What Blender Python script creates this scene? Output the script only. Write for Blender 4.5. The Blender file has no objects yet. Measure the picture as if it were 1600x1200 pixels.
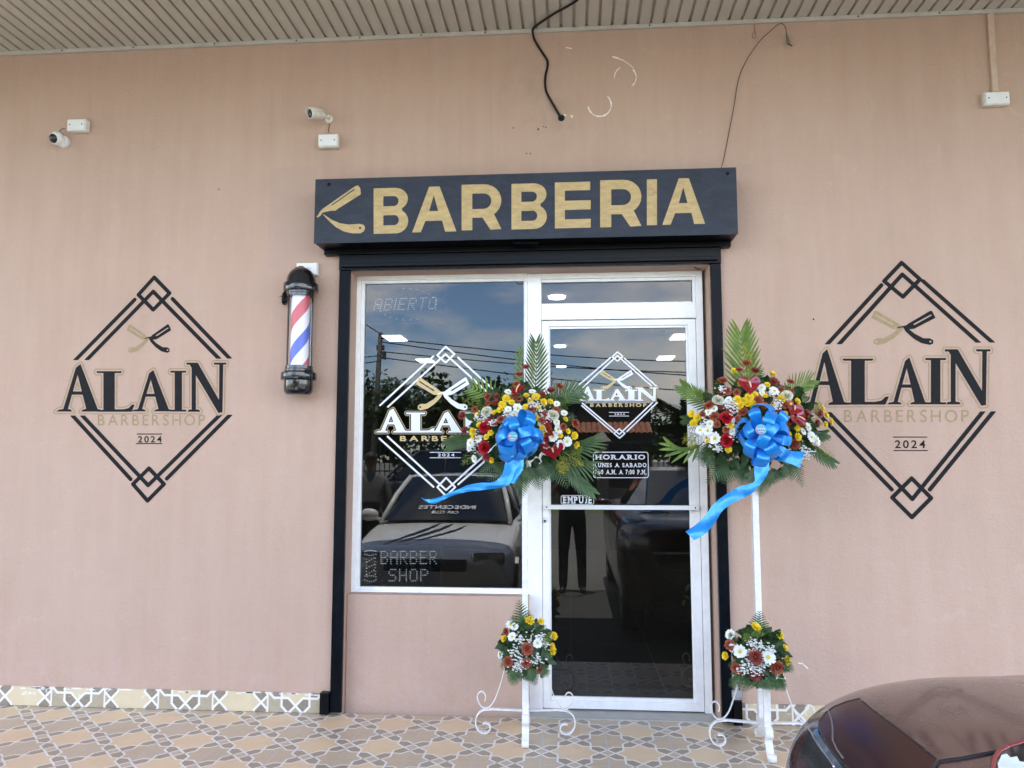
import bpy, bmesh, math, random
import numpy as np
from math import sin, cos, pi, radians as rad, sqrt
from mathutils import Vector, Matrix, Quaternion
from mathutils.bvhtree import BVHTree
from mathutils.geometry import delaunay_2d_cdt

rng = random.Random(11)
S = bpy.context.scene
COL = S.collection

# ------------------------------------------------------------------ camera, sky, sun, exposure
D, HC, YAW, PITCH, FPX = 4.5, 1.4625, 0.0772, 0.0968, 1200.0
cam = bpy.data.cameras.new("camera"); cam.lens = 27.0; cam.sensor_width = 36.0
cam.clip_start = 0.02; cam.clip_end = 2000
camo = bpy.data.objects.new("camera", cam); COL.objects.link(camo)
camo.location = (0, -D, HC); camo.rotation_euler = (pi/2 + PITCH, 0, YAW)
S.camera = camo
SUN_EL, SUN_AZ = rad(86), rad(12)          # the sun stands behind the shop, so the whole front is in open shade
world = bpy.data.worlds.new("World"); S.world = world; world.use_nodes = True
nt = world.node_tree; nt.nodes.clear()
wout = nt.nodes.new("ShaderNodeOutputWorld"); wbg = nt.nodes.new("ShaderNodeBackground")
sky = nt.nodes.new("ShaderNodeTexSky"); sky.sky_type = 'NISHITA'; sky.sun_disc = False
sky.sun_elevation = SUN_EL; sky.sun_rotation = SUN_AZ; sky.air_density = 1.0; sky.dust_density = .25; sky.ozone_density = 1.6
tc = nt.nodes.new("ShaderNodeTexCoord")
mp = nt.nodes.new("ShaderNodeMapping"); mp.inputs['Scale'].default_value = (1, 1, 2.2)
n1 = nt.nodes.new("ShaderNodeTexNoise"); n1.inputs['Scale'].default_value = 2.6; n1.inputs['Detail'].default_value = 9; n1.inputs['Roughness'].default_value = .58
cr = nt.nodes.new("ShaderNodeValToRGB"); cr.color_ramp.elements[0].position = .47; cr.color_ramp.elements[1].position = .66
mx = nt.nodes.new("ShaderNodeMix"); mx.data_type = 'RGBA'; mx.inputs[7].default_value = (8.6, 7.9, 7.1, 1)
L = nt.links.new
L(tc.outputs['Generated'], mp.inputs['Vector']); L(mp.outputs[0], n1.inputs['Vector']); L(n1.outputs[0], cr.inputs[0])
tint = nt.nodes.new("ShaderNodeMix"); tint.data_type = 'RGBA'; tint.blend_type = 'MULTIPLY'; tint.inputs[0].default_value = 1; tint.inputs[7].default_value = (.80, .89, 1.0, 1)
L(sky.outputs[0], tint.inputs[6]); L(cr.outputs[0], mx.inputs[0]); L(tint.outputs[2], mx.inputs[6]); L(mx.outputs[2], wbg.inputs['Color']); L(wbg.outputs[0], wout.inputs[0])
wbg.inputs['Strength'].default_value = 0.10
sun = bpy.data.lights.new("sun", 'SUN'); sun.energy = 2.4; sun.angle = rad(.5); sun.color = (1, .96, .9)
suno = bpy.data.objects.new("sun", sun); COL.objects.link(suno)
sdir = Vector((sin(SUN_AZ)*cos(SUN_EL), cos(SUN_AZ)*cos(SUN_EL), sin(SUN_EL)))   # towards the sun
suno.rotation_euler = sdir.to_track_quat('Z', 'Y').to_euler()
suno.location = (0, 6, 12)
S.view_settings.view_transform = 'Standard'; S.view_settings.look = 'None'
S.view_settings.exposure = 3.05; S.view_settings.gamma = 1.0
S.cycles.max_bounces = 10; S.cycles.transparent_max_bounces = 16; S.cycles.use_denoising = True
S.cycles.sample_clamp_indirect = 6.0

# ------------------------------------------------------------------ measuring helpers (photo pixel -> point on a real plane)
_sy, _cy, _sp, _cp = sin(YAW), cos(YAW), sin(PITCH), cos(PITCH)
FWD = Vector((-_sy*_cp, _cy*_cp, _sp)); RGT = Vector((_cy, _sy, 0)); UPV = RGT.cross(FWD)
CAM = Vector((0, -D, HC))
def ray(px, py): return FWD + RGT*((px-800)/FPX) - UPV*((py-600)/FPX)
def P(px, py, Y=0.0):
    d = ray(px, py); return CAM + d*((Y+D)/d.y)
def PZ(px, py, Z):
    d = ray(px, py); return CAM + d*((Z-HC)/d.z)
def X_(px, py, Y): return P(px, py, Y).x
def Z_(px, py, Y): return P(px, py, Y).z

# ------------------------------------------------------------------ object helpers
def link(o, parent=None):
    COL.objects.link(o)
    if parent is not None:
        o.parent = parent
        if parent.type == 'EMPTY': o.matrix_parent_inverse = Matrix.Translation(parent.location).inverted()
    return o
def tag(o, label=None, cat=None, group=None, kind=None):
    if label: o["label"] = label
    if cat: o["category"] = cat
    if group: o["group"] = group
    if kind: o["kind"] = kind
    return o
def thing(name, label, cat, loc=(0, 0, 0), group=None):
    o = bpy.data.objects.new(name, None); o.location = loc; o.empty_display_size = .1
    COL.objects.link(o); return tag(o, label, cat, group)

class MB:
    def __init__(s): s.v = []; s.f = []; s.m = []
    def add(s, vs, fs, m=0):
        b = len(s.v); s.v += [tuple(v) for v in vs]
        for f in fs: s.f.append(tuple(i+b for i in f)); s.m.append(m)
        return s
    def box(s, x0, x1, y0, y1, z0, z1, m=0):
        vs = [(x, y, z) for z in (z0, z1) for y in (y0, y1) for x in (x0, x1)]
        return s.add(vs, [(0,2,3,1),(4,5,7,6),(0,1,5,4),(2,6,7,3),(0,4,6,2),(1,3,7,5)], m)
    def obox(s, c, ax, ay, az, hx, hy, hz, m=0):
        c = Vector(c); vs = [c+ax*(i*hx)+ay*(j*hy)+az*(k*hz) for k in (-1,1) for j in (-1,1) for i in (-1,1)]
        return s.add(vs, [(0,2,3,1),(4,5,7,6),(0,1,5,4),(2,6,7,3),(0,4,6,2),(1,3,7,5)], m)
    def tube(s, pts, r, n=8, m=0, cap=True):
        pts = [Vector(p) for p in pts]; N = len(pts)
        rs = r if isinstance(r, (list, tuple)) else [r]*N
        b = len(s.v); ref = None
        for i, p in enumerate(pts):
            t = (pts[min(i+1, N-1)]-pts[max(i-1, 0)])
            t = t.normalized() if t.length > 1e-9 else Vector((0, 0, 1))
            if ref is None: ref = t.orthogonal().normalized()
            u = (ref-t*ref.dot(t)); u = u.normalized() if u.length > 1e-6 else t.orthogonal().normalized(); ref = u; w = t.cross(u)
            for k in range(n):
                a = 2*pi*k/n; s.v.append(tuple(p+(u*cos(a)+w*sin(a))*rs[i]))
        for i in range(N-1):
            for k in range(n):
                s.f.append((b+i*n+k, b+i*n+(k+1) % n, b+(i+1)*n+(k+1) % n, b+(i+1)*n+k)); s.m.append(m)
        if cap:
            s.f.append(tuple(b+k for k in range(n))[::-1]); s.m.append(m)
            s.f.append(tuple(b+(N-1)*n+k for k in range(n))); s.m.append(m)
        return s
    def lathe(s, prof, c, n=32, m=0, axis='Z', cap=False):
        b = len(s.v); c = Vector(c)
        for (r, h) in prof:
            for k in range(n):
                a = 2*pi*k/n
                if axis == 'Z': q = (r*cos(a), r*sin(a), h)
                elif axis == 'Y': q = (r*cos(a), h, r*sin(a))
                else: q = (h, r*cos(a), r*sin(a))
                s.v.append(tuple(c+Vector(q)))
        for i in range(len(prof)-1):
            for k in range(n):
                s.f.append((b+i*n+k, b+i*n+(k+1) % n, b+(i+1)*n+(k+1) % n, b+(i+1)*n+k)); s.m.append(m)
        if cap:
            s.f.append(tuple(b+k for k in range(n))); s.m.append(m)
            s.f.append(tuple(b+(len(prof)-1)*n+k for k in range(n))); s.m.append(m)
        return s
    def strip(s, left, right, m=0):
        b = len(s.v); n = len(left)
        for a, c in zip(left, right): s.v += [tuple(a), tuple(c)]
        for i in range(n-1): s.f.append((b+2*i, b+2*i+1, b+2*i+3, b+2*i+2)); s.m.append(m)
        return s
    def flatbar(s, pts, wdir, w, t, m=0):
        """a flat iron bar bent along pts: w wide along wdir, t thick"""
        pts = [Vector(p) for p in pts]; wd = Vector(wdir).normalized(); b = len(s.v); N = len(pts)
        for i, p in enumerate(pts):
            tg = (pts[min(i+1, N-1)]-pts[max(i-1, 0)]).normalized(); nn = tg.cross(wd).normalized()
            for (a, c) in ((-1,-1),(1,-1),(1,1),(-1,1)): s.v.append(tuple(p+wd*(a*w/2)+nn*(c*t/2)))
        for i in range(N-1):
            for k in range(4): s.f.append((b+4*i+k, b+4*i+(k+1) % 4, b+4*i+4+(k+1) % 4, b+4*i+4+k)); s.m.append(m)
        s.f.append((b+3, b+2, b+1, b)); s.m.append(m); e = b+4*(N-1); s.f.append((e, e+1, e+2, e+3)); s.m.append(m)
        return s
    def mesh(s, name, mats, smooth=False):
        me = bpy.data.meshes.new(name); me.from_pydata(s.v, [], s.f)
        for m in (mats if isinstance(mats, (list, tuple)) else [mats]): me.materials.append(m)
        if len(me.materials) > 1: me.polygons.foreach_set('material_index', s.m)
        if smooth: me.polygons.foreach_set('use_smooth', [True]*len(me.polygons))
        me.update(); return me
    def build(s, name, mats, parent=None, smooth=False, bevel=0, fix=True, sub=0, seg=2, sharp=None):
        me = s.mesh(name, mats, smooth)
        if fix:
            bm = bmesh.new(); bm.from_mesh(me); bmesh.ops.recalc_face_normals(bm, faces=bm.faces); bm.to_mesh(me); bm.free()
        o = bpy.data.objects.new(name, me); link(o, parent)
        if bevel:
            md = o.modifiers.new("b", 'BEVEL'); md.width = bevel; md.segments = seg; md.limit_method = 'ANGLE'; md.angle_limit = rad(40)
        if sub:
            md = o.modifiers.new("s", 'SUBSURF'); md.levels = sub; md.render_levels = sub
        if smooth and sharp: me.set_sharp_from_angle(angle=rad(sharp))
        return o

# ------------------------------------------------------------------ materials
MAT = {}
class NT:
    def __init__(s, name):
        s.mat = bpy.data.materials.new(name); s.mat.use_nodes = True; s.t = s.mat.node_tree; s.t.nodes.clear()
        s.out = s.n("ShaderNodeOutputMaterial"); s.p = None
    def n(s, typ, **kw):
        nd = s.t.nodes.new(typ)
        for k, v in kw.items(): setattr(nd, k, v)
        return nd
    def set(s, sock, v):
        if isinstance(v, bpy.types.NodeSocket): s.t.links.new(v, sock)
        else: sock.default_value = v
    def m(s, op, a, b=0.0, c=None):
        nd = s.n("ShaderNodeMath", operation=op); s.set(nd.inputs[0], a); s.set(nd.inputs[1], b)
        if c is not None: s.set(nd.inputs[2], c)
        return nd.outputs[0]
    def mix(s, f, a, b, typ='MIX'):
        nd = s.n("ShaderNodeMix", data_type='RGBA', blend_type=typ); s.set(nd.inputs[0], f)
        s.set(nd.inputs[6], a if isinstance(a, bpy.types.NodeSocket) else (*a[:3], 1)); s.set(nd.inputs[7], b if isinstance(b, bpy.types.NodeSocket) else (*b[:3], 1))
        return nd.outputs[2]
    def noise(s, scale, detail=4, rough=.55, vec=None, stretch=None, dist=0):
        nd = s.n("ShaderNodeTexNoise"); nd.inputs['Scale'].default_value = scale; nd.inputs['Detail'].default_value = detail
        nd.inputs['Roughness'].default_value = rough; nd.inputs['Distortion'].default_value = dist
        v = vec or s.coord()
        if stretch:
            mpn = s.n("ShaderNodeMapping"); mpn.inputs['Scale'].default_value = stretch; s.t.links.new(v, mpn.inputs['Vector']); v = mpn.outputs[0]
        s.t.links.new(v, nd.inputs['Vector']); return nd.outputs[0]
    def coord(s, which='Object'):
        return s.n("ShaderNodeTexCoord").outputs[which]
    def xyz(s, v=None):
        nd = s.n("ShaderNodeSeparateXYZ"); s.t.links.new(v or s.coord(), nd.inputs[0]); return nd.outputs
    def ramp(s, f, p0, p1):
        nd = s.n("ShaderNodeMapRange"); s.set(nd.inputs[0], f); nd.inputs[1].default_value = p0; nd.inputs[2].default_value = p1
        return nd.outputs[0]
    def principled(s, color, rough=.6, metal=0.0, bump=None, bump_d=.002, bump_s=.5, coat=0, coat_r=.1, sheen=0, spec=.5, trans=0, **kw):
        p = s.n("ShaderNodeBsdfPrincipled"); s.p = p
        s.set(p.inputs['Base Color'], color if isinstance(color, bpy.types.NodeSocket) else (*color[:3], 1))
        s.set(p.inputs['Roughness'], rough); s.set(p.inputs['Metallic'], metal)
        p.inputs['Specular IOR Level'].default_value = spec
        p.inputs['Coat Weight'].default_value = coat; p.inputs['Coat Roughness'].default_value = coat_r
        if sheen: p.inputs['Sheen Weight'].default_value = sheen
        if bump is not None:
            bn = s.n("ShaderNodeBump"); bn.inputs['Distance'].default_value = bump_d; bn.inputs['Strength'].default_value = bump_s
            s.set(bn.inputs['Height'], bump); s.t.links.new(bn.outputs[0], p.inputs['Normal'])
        s.t.links.new(p.outputs[0], s.out.inputs[0]); return s.mat
def pm(name, color, rough=.6, metal=0, var=.12, scale=12, bump=.0, bscale=60, **kw):
    """principled with a noisy base colour and roughness"""
    if name in MAT: return MAT[name]
    t = NT(name); nz = t.noise(scale, 5)
    f = t.ramp(nz, .3, .7)
    c = t.mix(f, [x*(1-var) for x in color], [min(1, x*(1+var)) for x in color])
    r = t.m('ADD', t.m('MULTIPLY', t.m('SUBTRACT', nz, .5), .25), rough)
    MAT[name] = t.principled(c, r, metal, bump=t.noise(bscale, 3) if bump else None, bump_d=bump, **kw); return MAT[name]
def leafm(name, c1, c2, rough=.5, scale=25, trans=.25):
    t = NT(name); nz = t.ramp(t.noise(scale, 3), .3, .7)
    c = t.mix(nz, c1, c2)
    m = t.principled(c, rough)
    tr = t.n("ShaderNodeBsdfTranslucent"); t.set(tr.inputs[0], c); ms = t.n("ShaderNodeMixShader"); ms.inputs[0].default_value = trans
    t.t.links.new(t.p.outputs[0], ms.inputs[1]); t.t.links.new(tr.outputs[0], ms.inputs[2]); t.t.links.new(ms.outputs[0], t.out.inputs[0])
    MAT[name] = m; return m
def emit(name, col, st):
    t = NT(name); e = t.n("ShaderNodeEmission"); e.inputs[0].default_value = (*col, 1); e.inputs[1].default_value = st
    t.t.links.new(e.outputs[0], t.out.inputs[0]); MAT[name] = t.mat; return t.mat
def glassm(name, tint=(.2, .22, .22), ior=1.9, rough=0.0):
    t = NT(name); tr = t.n("ShaderNodeBsdfTransparent"); tr.inputs[0].default_value = (*tint, 1)
    gl = t.n("ShaderNodeBsdfGlossy"); gl.inputs[0].default_value = (1, 1, 1, 1); gl.inputs['Roughness'].default_value = rough
    fr = t.n("ShaderNodeFresnel"); fr.inputs[0].default_value = ior
    ms = t.n("ShaderNodeMixShader"); t.t.links.new(fr.outputs[0], ms.inputs[0]); t.t.links.new(tr.outputs[0], ms.inputs[1]); t.t.links.new(gl.outputs[0], ms.inputs[2])
    t.t.links.new(ms.outputs[0], t.out.inputs[0]); MAT[name] = t.mat; return t.mat

def star_tile(t, u, v, w, cols):
    """eight-point-star cement tile; u, v in tile units. cols: star, hexagon, rest, line"""
    fu = t.m('ABSOLUTE', t.m('SUBTRACT', t.m('FRACT', u), .5)); fv = t.m('ABSOLUTE', t.m('SUBTRACT', t.m('FRACT', v), .5))
    a = t.m('MAXIMUM', fu, fv); b = t.m('MINIMUM', fu, fv)
    apb = t.m('ADD', a, b); amb = t.m('SUBTRACT', a, b)
    lt = lambda x, y: t.m('LESS_THAN', x, y); gt = lambda x, y: t.m('GREATER_THAN', x, y)
    AND = lambda x, y: t.m('MULTIPLY', x, y); OR = lambda x, y: t.m('MAXIMUM', x, y); NOT = lambda x: t.m('SUBTRACT', 1.0, x)
    star = OR(lt(a, .25), lt(apb, .38))
    rh = gt(amb, .38)
    hexa = AND(AND(NOT(star), NOT(rh)), AND(lt(b, .25), lt(apb, .64)))
    near = lambda x, c, k=1.0: lt(t.m('ABSOLUTE', t.m('SUBTRACT', x, c)), w*k)
    l1 = AND(near(apb, .38, 1.41), gt(a, .25-w)); l2 = AND(near(a, .25), AND(gt(b, .125), lt(b, .25+w)))
    l3 = AND(near(b, .25), AND(gt(a, .25), lt(a, .395))); l4 = AND(near(apb, .64, 1.41), gt(a, .385)); l5 = AND(near(amb, .38, 1.41), gt(a, .375))
    line = OR(OR(OR(l1, l2), OR(l3, l4)), l5)
    c = t.mix(star, cols[2], cols[0]); c = t.mix(hexa, c, cols[1]); c = t.mix(line, c, cols[3])
    return c, a

# ------------------------------------------------------------------ painted / vinyl lettering: outlines -> clean flat meshes
def _segdist(px, pz, a, b):
    ax, az = a; bx, bz = b; dx, dz = bx-ax, bz-az; l2 = dx*dx+dz*dz+1e-12
    t = np.clip(((px-ax)*dx+(pz-az)*dz)/l2, 0, 1)
    return np.hypot(px-ax-t*dx, pz-az-t*dz)
def shape_sdf(shapes, px, pz):
    out = np.full(px.shape, 1e3)
    for sh in shapes:
        if sh[0] == 's':
            d = np.full(px.shape, 1e3)
            for a, b in zip(sh[1][:-1], sh[1][1:]): d = np.minimum(d, _segdist(px, pz, a, b))
            d = d-sh[2]
        else:
            pts = sh[1]; d = np.full(px.shape, 1e3); ins = np.zeros(px.shape, bool)
            for a, b in zip(pts, pts[1:]+pts[:1]):
                d = np.minimum(d, _segdist(px, pz, a, b))
                c = ((a[1] > pz) != (b[1] > pz))
                if a[1] != b[1]: ins ^= c & (px < (b[0]-a[0])*(pz-a[1])/(b[1]-a[1])+a[0])
            d = np.where(ins, -d, d)
        out = np.minimum(out, d) if sh[0] != 'c' else np.maximum(out, -d)
    return out
def band(mb, shapes, Y, step, lo=-1e6, hi=0.0, m=0, ext=0.03):
    """fill lo < distance < hi of the union of shapes on the plane y = Y"""
    xs = [p[0] for s in shapes for p in s[1]]; zs = [p[1] for s in shapes for p in s[1]]
    e = ext+max(hi, 0); x0, x1, z0, z1 = min(xs)-e, max(xs)+e, min(zs)-e, max(zs)+e
    nx, nz = int((x1-x0)/step)+2, int((z1-z0)/step)+2
    gx, gz = x0+np.arange(nx)*step, z0+np.arange(nz)*step
    PX, PZ_ = np.meshgrid(gx, gz); d = shape_sdf(shapes, PX, PZ_)
    ok = (d <= hi) & (d >= lo)
    full = ok[:-1, :-1] & ok[1:, :-1] & ok[:-1, 1:] & ok[1:, 1:]
    cross = ~full & ((d[:-1, :-1] < hi) | (d[1:, :-1] < hi) | (d[:-1, 1:] < hi) | (d[1:, 1:] < hi)) & ((d[:-1, :-1] > lo) | (d[1:, :-1] > lo) | (d[:-1, 1:] > lo) | (d[1:, 1:] > lo))
    for j in range(nz-1):
        row = full[j]; i = 0
        idx = np.flatnonzero(np.diff(np.concatenate(([0], row.view(np.int8), [0]))))
        for a, b in zip(idx[::2], idx[1::2]):
            mb.add([(gx[a], Y, gz[j]), (gx[b], Y, gz[j]), (gx[b], Y, gz[j+1]), (gx[a], Y, gz[j+1])], [(0, 1, 2, 3)], m)
        for i in np.flatnonzero(cross[j]):
            poly = [(gx[i], gz[j], d[j, i]), (gx[i+1], gz[j], d[j, i+1]), (gx[i+1], gz[j+1], d[j+1, i+1]), (gx[i], gz[j+1], d[j+1, i])]
            for lim, sg in ((hi, 1), (lo, -1)):
                res = []
                for k in range(len(poly)):
                    p, q = poly[k], poly[(k+1) % len(poly)]
                    pi_, qi = (p[2]-lim)*sg <= 0, (q[2]-lim)*sg <= 0
                    if pi_: res.append(p)
                    if pi_ != qi:
                        t = (lim-p[2])/(q[2]-p[2]); res.append(tuple(p[c]+(q[c]-p[c])*t for c in range(3)))
                poly = res
                if len(poly) < 3: break
            if len(poly) >= 3: mb.add([(p[0], Y, p[1]) for p in poly], [tuple(range(len(poly)))], m)
    return mb

_GL = {}
def glyph(ch, off=0.0):
    if (ch, off) in _GL: return _GL[(ch, off)]
    cu = bpy.data.curves.new("t", 'FONT'); cu.body = ch; cu.size = 1; cu.offset = off; cu.resolution_u = 6
    ob = bpy.data.objects.new("t", cu); COL.objects.link(ob)
    dg = bpy.context.evaluated_depsgraph_get(); me = bpy.data.meshes.new_from_object(ob.evaluated_get(dg))
    vs = [(v.co.x, v.co.y) for v in me.vertices]; fs = [tuple(p.vertices) for p in me.polygons]
    bpy.data.objects.remove(ob); bpy.data.curves.remove(cu); bpy.data.meshes.remove(me)
    _GL[(ch, off)] = (vs, fs); return vs, fs
def put_text(mb, txt, quad, Y, off=0.0, m=0, track=0.0, plane=None):
    """fit a line of text into the four corners quad = bl, br, tr, tl given as (x, z)"""
    cx = 0; allv = []; allf = []
    for ch in txt:
        if ch == ' ': cx += .3; continue
        vs, fs = glyph(ch, off); x0 = min(v[0] for v in vs); x1 = max(v[0] for v in vs); b = len(allv)
        allv += [(v[0]-x0+cx, v[1]) for v in vs]; allf += [tuple(i+b for i in f) for f in fs]; cx += x1-x0+.09+track
    xa = min(v[0] for v in allv); xb = max(v[0] for v in allv); ya = min(v[1] for v in allv); yb = max(v[1] for v in allv)
    bl, br, tr, tl = [Vector(q) for q in quad]; out = []
    for v in allv:
        u = (v[0]-xa)/(xb-xa); w = (v[1]-ya)/(yb-ya)
        q = (bl*(1-u)+br*u)*(1-w)+(tl*(1-u)+tr*u)*w
        out.append((q[0], Y, q[1]) if plane is None else plane(q[0], q[1]))
    mb.add(out, allf, m); return mb
def quad_px(x0, x1, yt, yb, Y, sl=0.0):
    """pixel box -> corners on the plane (x, z)"""
    g = lambda x, y: (X_(x, y, Y), Z_(x, y, Y))
    return [g(x0, yb), g(x1, yb+sl), g(x1, yt+sl), g(x0, yt)]

SERIF = {   # roman capitals in a unit box: polygons
 'A': [[(.43,.94),(.53,1.0),(.25,.03),(.15,.03)], [(.43,.94),(.53,1.02),(.91,.03),(.66,.03)], [(.27,.36),(.7,.36),(.68,.43),(.29,.43)], [(0,0),(.36,0),(.31,.045),(.2,.06),(.06,.04)], [(.54,0),(1,0),(.97,.04),(.85,.06),(.66,.06),(.58,.04)]],
 'L': [[(.17,0),(.47,0),(.47,1),(.17,1)], [(0,.955),(.64,.955),(.66,1),(-.02,1)], [(0,0),(.92,0),(.9,.05),(.05,.045)], [(.44,.02),(.92,0),(1,.18),(.92,.17),(.84,.09),(.7,.06),(.44,.06)]],
 'I': [[(.27,0),(.73,0),(.73,1),(.27,1)], [(0,.955),(1,.955),(1,1),(0,1)], [(0,0),(1,0),(1,.045),(0,.045)]],
 'N': [[(.13,.02),(.24,.02),(.24,.9),(.13,.96)], [(.05,1),(.29,1),(.93,.12),(.93,0),(.83,-.03)], [(.84,.0),(.93,-.02),(.95,.98),(.85,.98)], [(-.01,.96),(.3,.96),(.27,1),(0,1)], [(.72,.96),(1.03,.96),(1.03,1),(.7,1)], [(.02,0),(.36,0),(.32,.045),(.06,.045)]],
}
def serif_shapes(ch, quad):
    bl, br, tr, tl = [Vector(q) for q in quad]; r = []
    for poly in SERIF[ch]:
        pts = []
        for u, w in poly:
            q = (bl*(1-u)+br*u)*(1-w)+(tl*(1-u)+tr*u)*w; pts.append((q[0], q[1]))
        r.append(('p', pts))
    return r
# slab letters for the small door decals: Inter glyph + slab serifs
SLAB = {'H': [(0,0),(1,0),(0,1),(1,1)], 'R': [(0,0),(1,0),(0,1)], 'A': [(0.02,0),(.98,0)], 'I': [(.5,0),(.5,1)], 'L': [(0,0),(0,1)], 'U': [(0,1),(1,1)], 'N': [(0,0),(1,1),(0,1)], 'E': [(0,0),(0,1)], 'B': [(0,0),(0,1)], 'D': [(0,0),(0,1)], 'P': [(0,0),(0,1)], 'M': [(0,0),(1,0),(0,1),(1,1)], 'J': [(1,1)]}
def slab_text(mb, txt, x0, x1, z0, z1, Y, off=.03, m=0):
    W = []
    for ch in txt:
        if ch == ' ': W.append(.42); continue
        vs, fs = glyph(ch, off); W.append(max(v[0] for v in vs)-min(v[0] for v in vs)+(.1 if ch in SLAB else .0))
    gap = .12; tot = sum(W)+gap*(len(txt)-1); k = (x1-x0)/tot; cx = x0; e = 0
    for ch, w in zip(txt, W):
        if ch != ' ':
            vs, fs = glyph(ch, off); a = min(v[0] for v in vs); b = max(v[0] for v in vs)
            zz = (z1-z0)/.76; inset = .05*k if ch in SLAB else 0
            base = min(v[1] for v in vs) if ch not in '.:' else 0
            mb.add([(cx+inset+(v[0]-a)*k, Y, z0+(v[1]-base)*zz) for v in vs], fs, m)
            for (u, t) in SLAB.get(ch, []):
                e += 1; hw = .17*k; hx = cx+inset+u*(b-a)*k; hx += (.06*k if u == 0 else -.06*k if u == 1 else 0); h = (z1-z0)*.13
                za = z0 if t == 0 else z1-h
                yy = Y-.00008*(1+e % 3)
                mb.add([(hx-hw, yy, za), (hx+hw, yy, za), (hx+hw, yy, za+h), (hx-hw, yy, za+h)], [(0, 1, 2, 3)], m)
        cx += (w+gap)*k
    return mb

# ------------------------------------------------------------------ shared materials
def wall_material():
    t = NT("pink_wall_paint"); co = t.coord()
    big = t.noise(.9, 5, .6, co); mid = t.noise(4.5, 6, .6, co); strk = t.noise(3.0, 5, .6, co, stretch=(3.2, 3.2, .35)); fine = t.noise(38, 5, .6, co)
    c = t.mix(t.ramp(big, .3, .7), (.462, .312, .234), (.508, .352, .270))
    c = t.mix(t.m('MULTIPLY', t.ramp(strk, .35, .75), .32), c, (.575, .425, .34))
    c = t.mix(t.m('MULTIPLY', t.ramp(mid, .56, .78), .35), c, (.44, .315, .245))
    c = t.mix(t.m('MULTIPLY', t.ramp(fine, .55, .8), .16), c, (.58, .46, .40))
    x, y, z = t.xyz(co)
    # scuffed, grubby lower edge and a repainted patch beside the sign
    low = t.m('MULTIPLY', t.ramp(z, .55, .1), t.ramp(t.noise(9, 5, .7, co), .45, .65)); c = t.mix(t.m('MULTIPLY', low, .35), c, (.55, .40, .36))
    px = t.m('MULTIPLY', t.m('MULTIPLY', t.m('GREATER_THAN', x, X_(421, 300, 0)), t.m('LESS_THAN', x, X_(496, 300, 0))), t.m('MULTIPLY', t.m('GREATER_THAN', z, Z_(450, 420, 0)), t.m('LESS_THAN', z, Z_(450, 262, 0))))
    c = t.mix(t.m('MULTIPLY', px, .22), c, (.40, .30, .27))
    bh = t.m('ADD', t.m('MULTIPLY', t.noise(70, 4, .6, co), .5), t.m('ADD', t.m('MULTIPLY', t.noise(5, 4, .5, co, stretch=(1, 1, .8)), .8), t.m('MULTIPLY', t.noise(22, 3, .5, co), .5)))
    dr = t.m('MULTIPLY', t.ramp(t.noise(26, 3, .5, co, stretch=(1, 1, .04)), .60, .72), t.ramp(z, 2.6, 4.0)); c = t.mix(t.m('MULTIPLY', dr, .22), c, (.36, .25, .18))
    sm = t.m('MULTIPLY', t.ramp(t.noise(6.5, 7, .72, co, dist=.6), .58, .63), t.ramp(t.noise(.8, 3, .5, co), .45, .62)); c = t.mix(t.m('MULTIPLY', sm, .13), c, (.66, .52, .44))
    rl = t.noise(9, 3, .5, co, stretch=(1.6, 1, .10)); c = t.mix(t.m('MULTIPLY', t.ramp(rl, .50, .68), .05), c, (.38, .27, .22))
    # dull smudges round the cable hole and below the fixtures
    for (sx, sy, sr, sa) in ((868, 180, .22, .35), (820, 130, .30, .25), (512, 245, .16, .22), (118, 225, .15, .18), (470, 640, .16, .18), (700, 1090, .5, .12)):
        q = P(sx, sy, 0); dd = t.m('SQRT', t.m('ADD', t.m('POWER', t.m('SUBTRACT', x, q.x), 2), t.m('POWER', t.m('MULTIPLY', t.m('SUBTRACT', z, q.z), .8), 2)))
        c = t.mix(t.m('MULTIPLY', t.m('MULTIPLY', t.ramp(dd, sr, 0), t.ramp(t.noise(11, 6, .7, co), .40, .62)), sa), c, (.30, .21, .16))
    MAT['wall'] = t.principled(c, .62, bump=bh, bump_d=.011, bump_s=.6, spec=.35)
wall_material()
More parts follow.
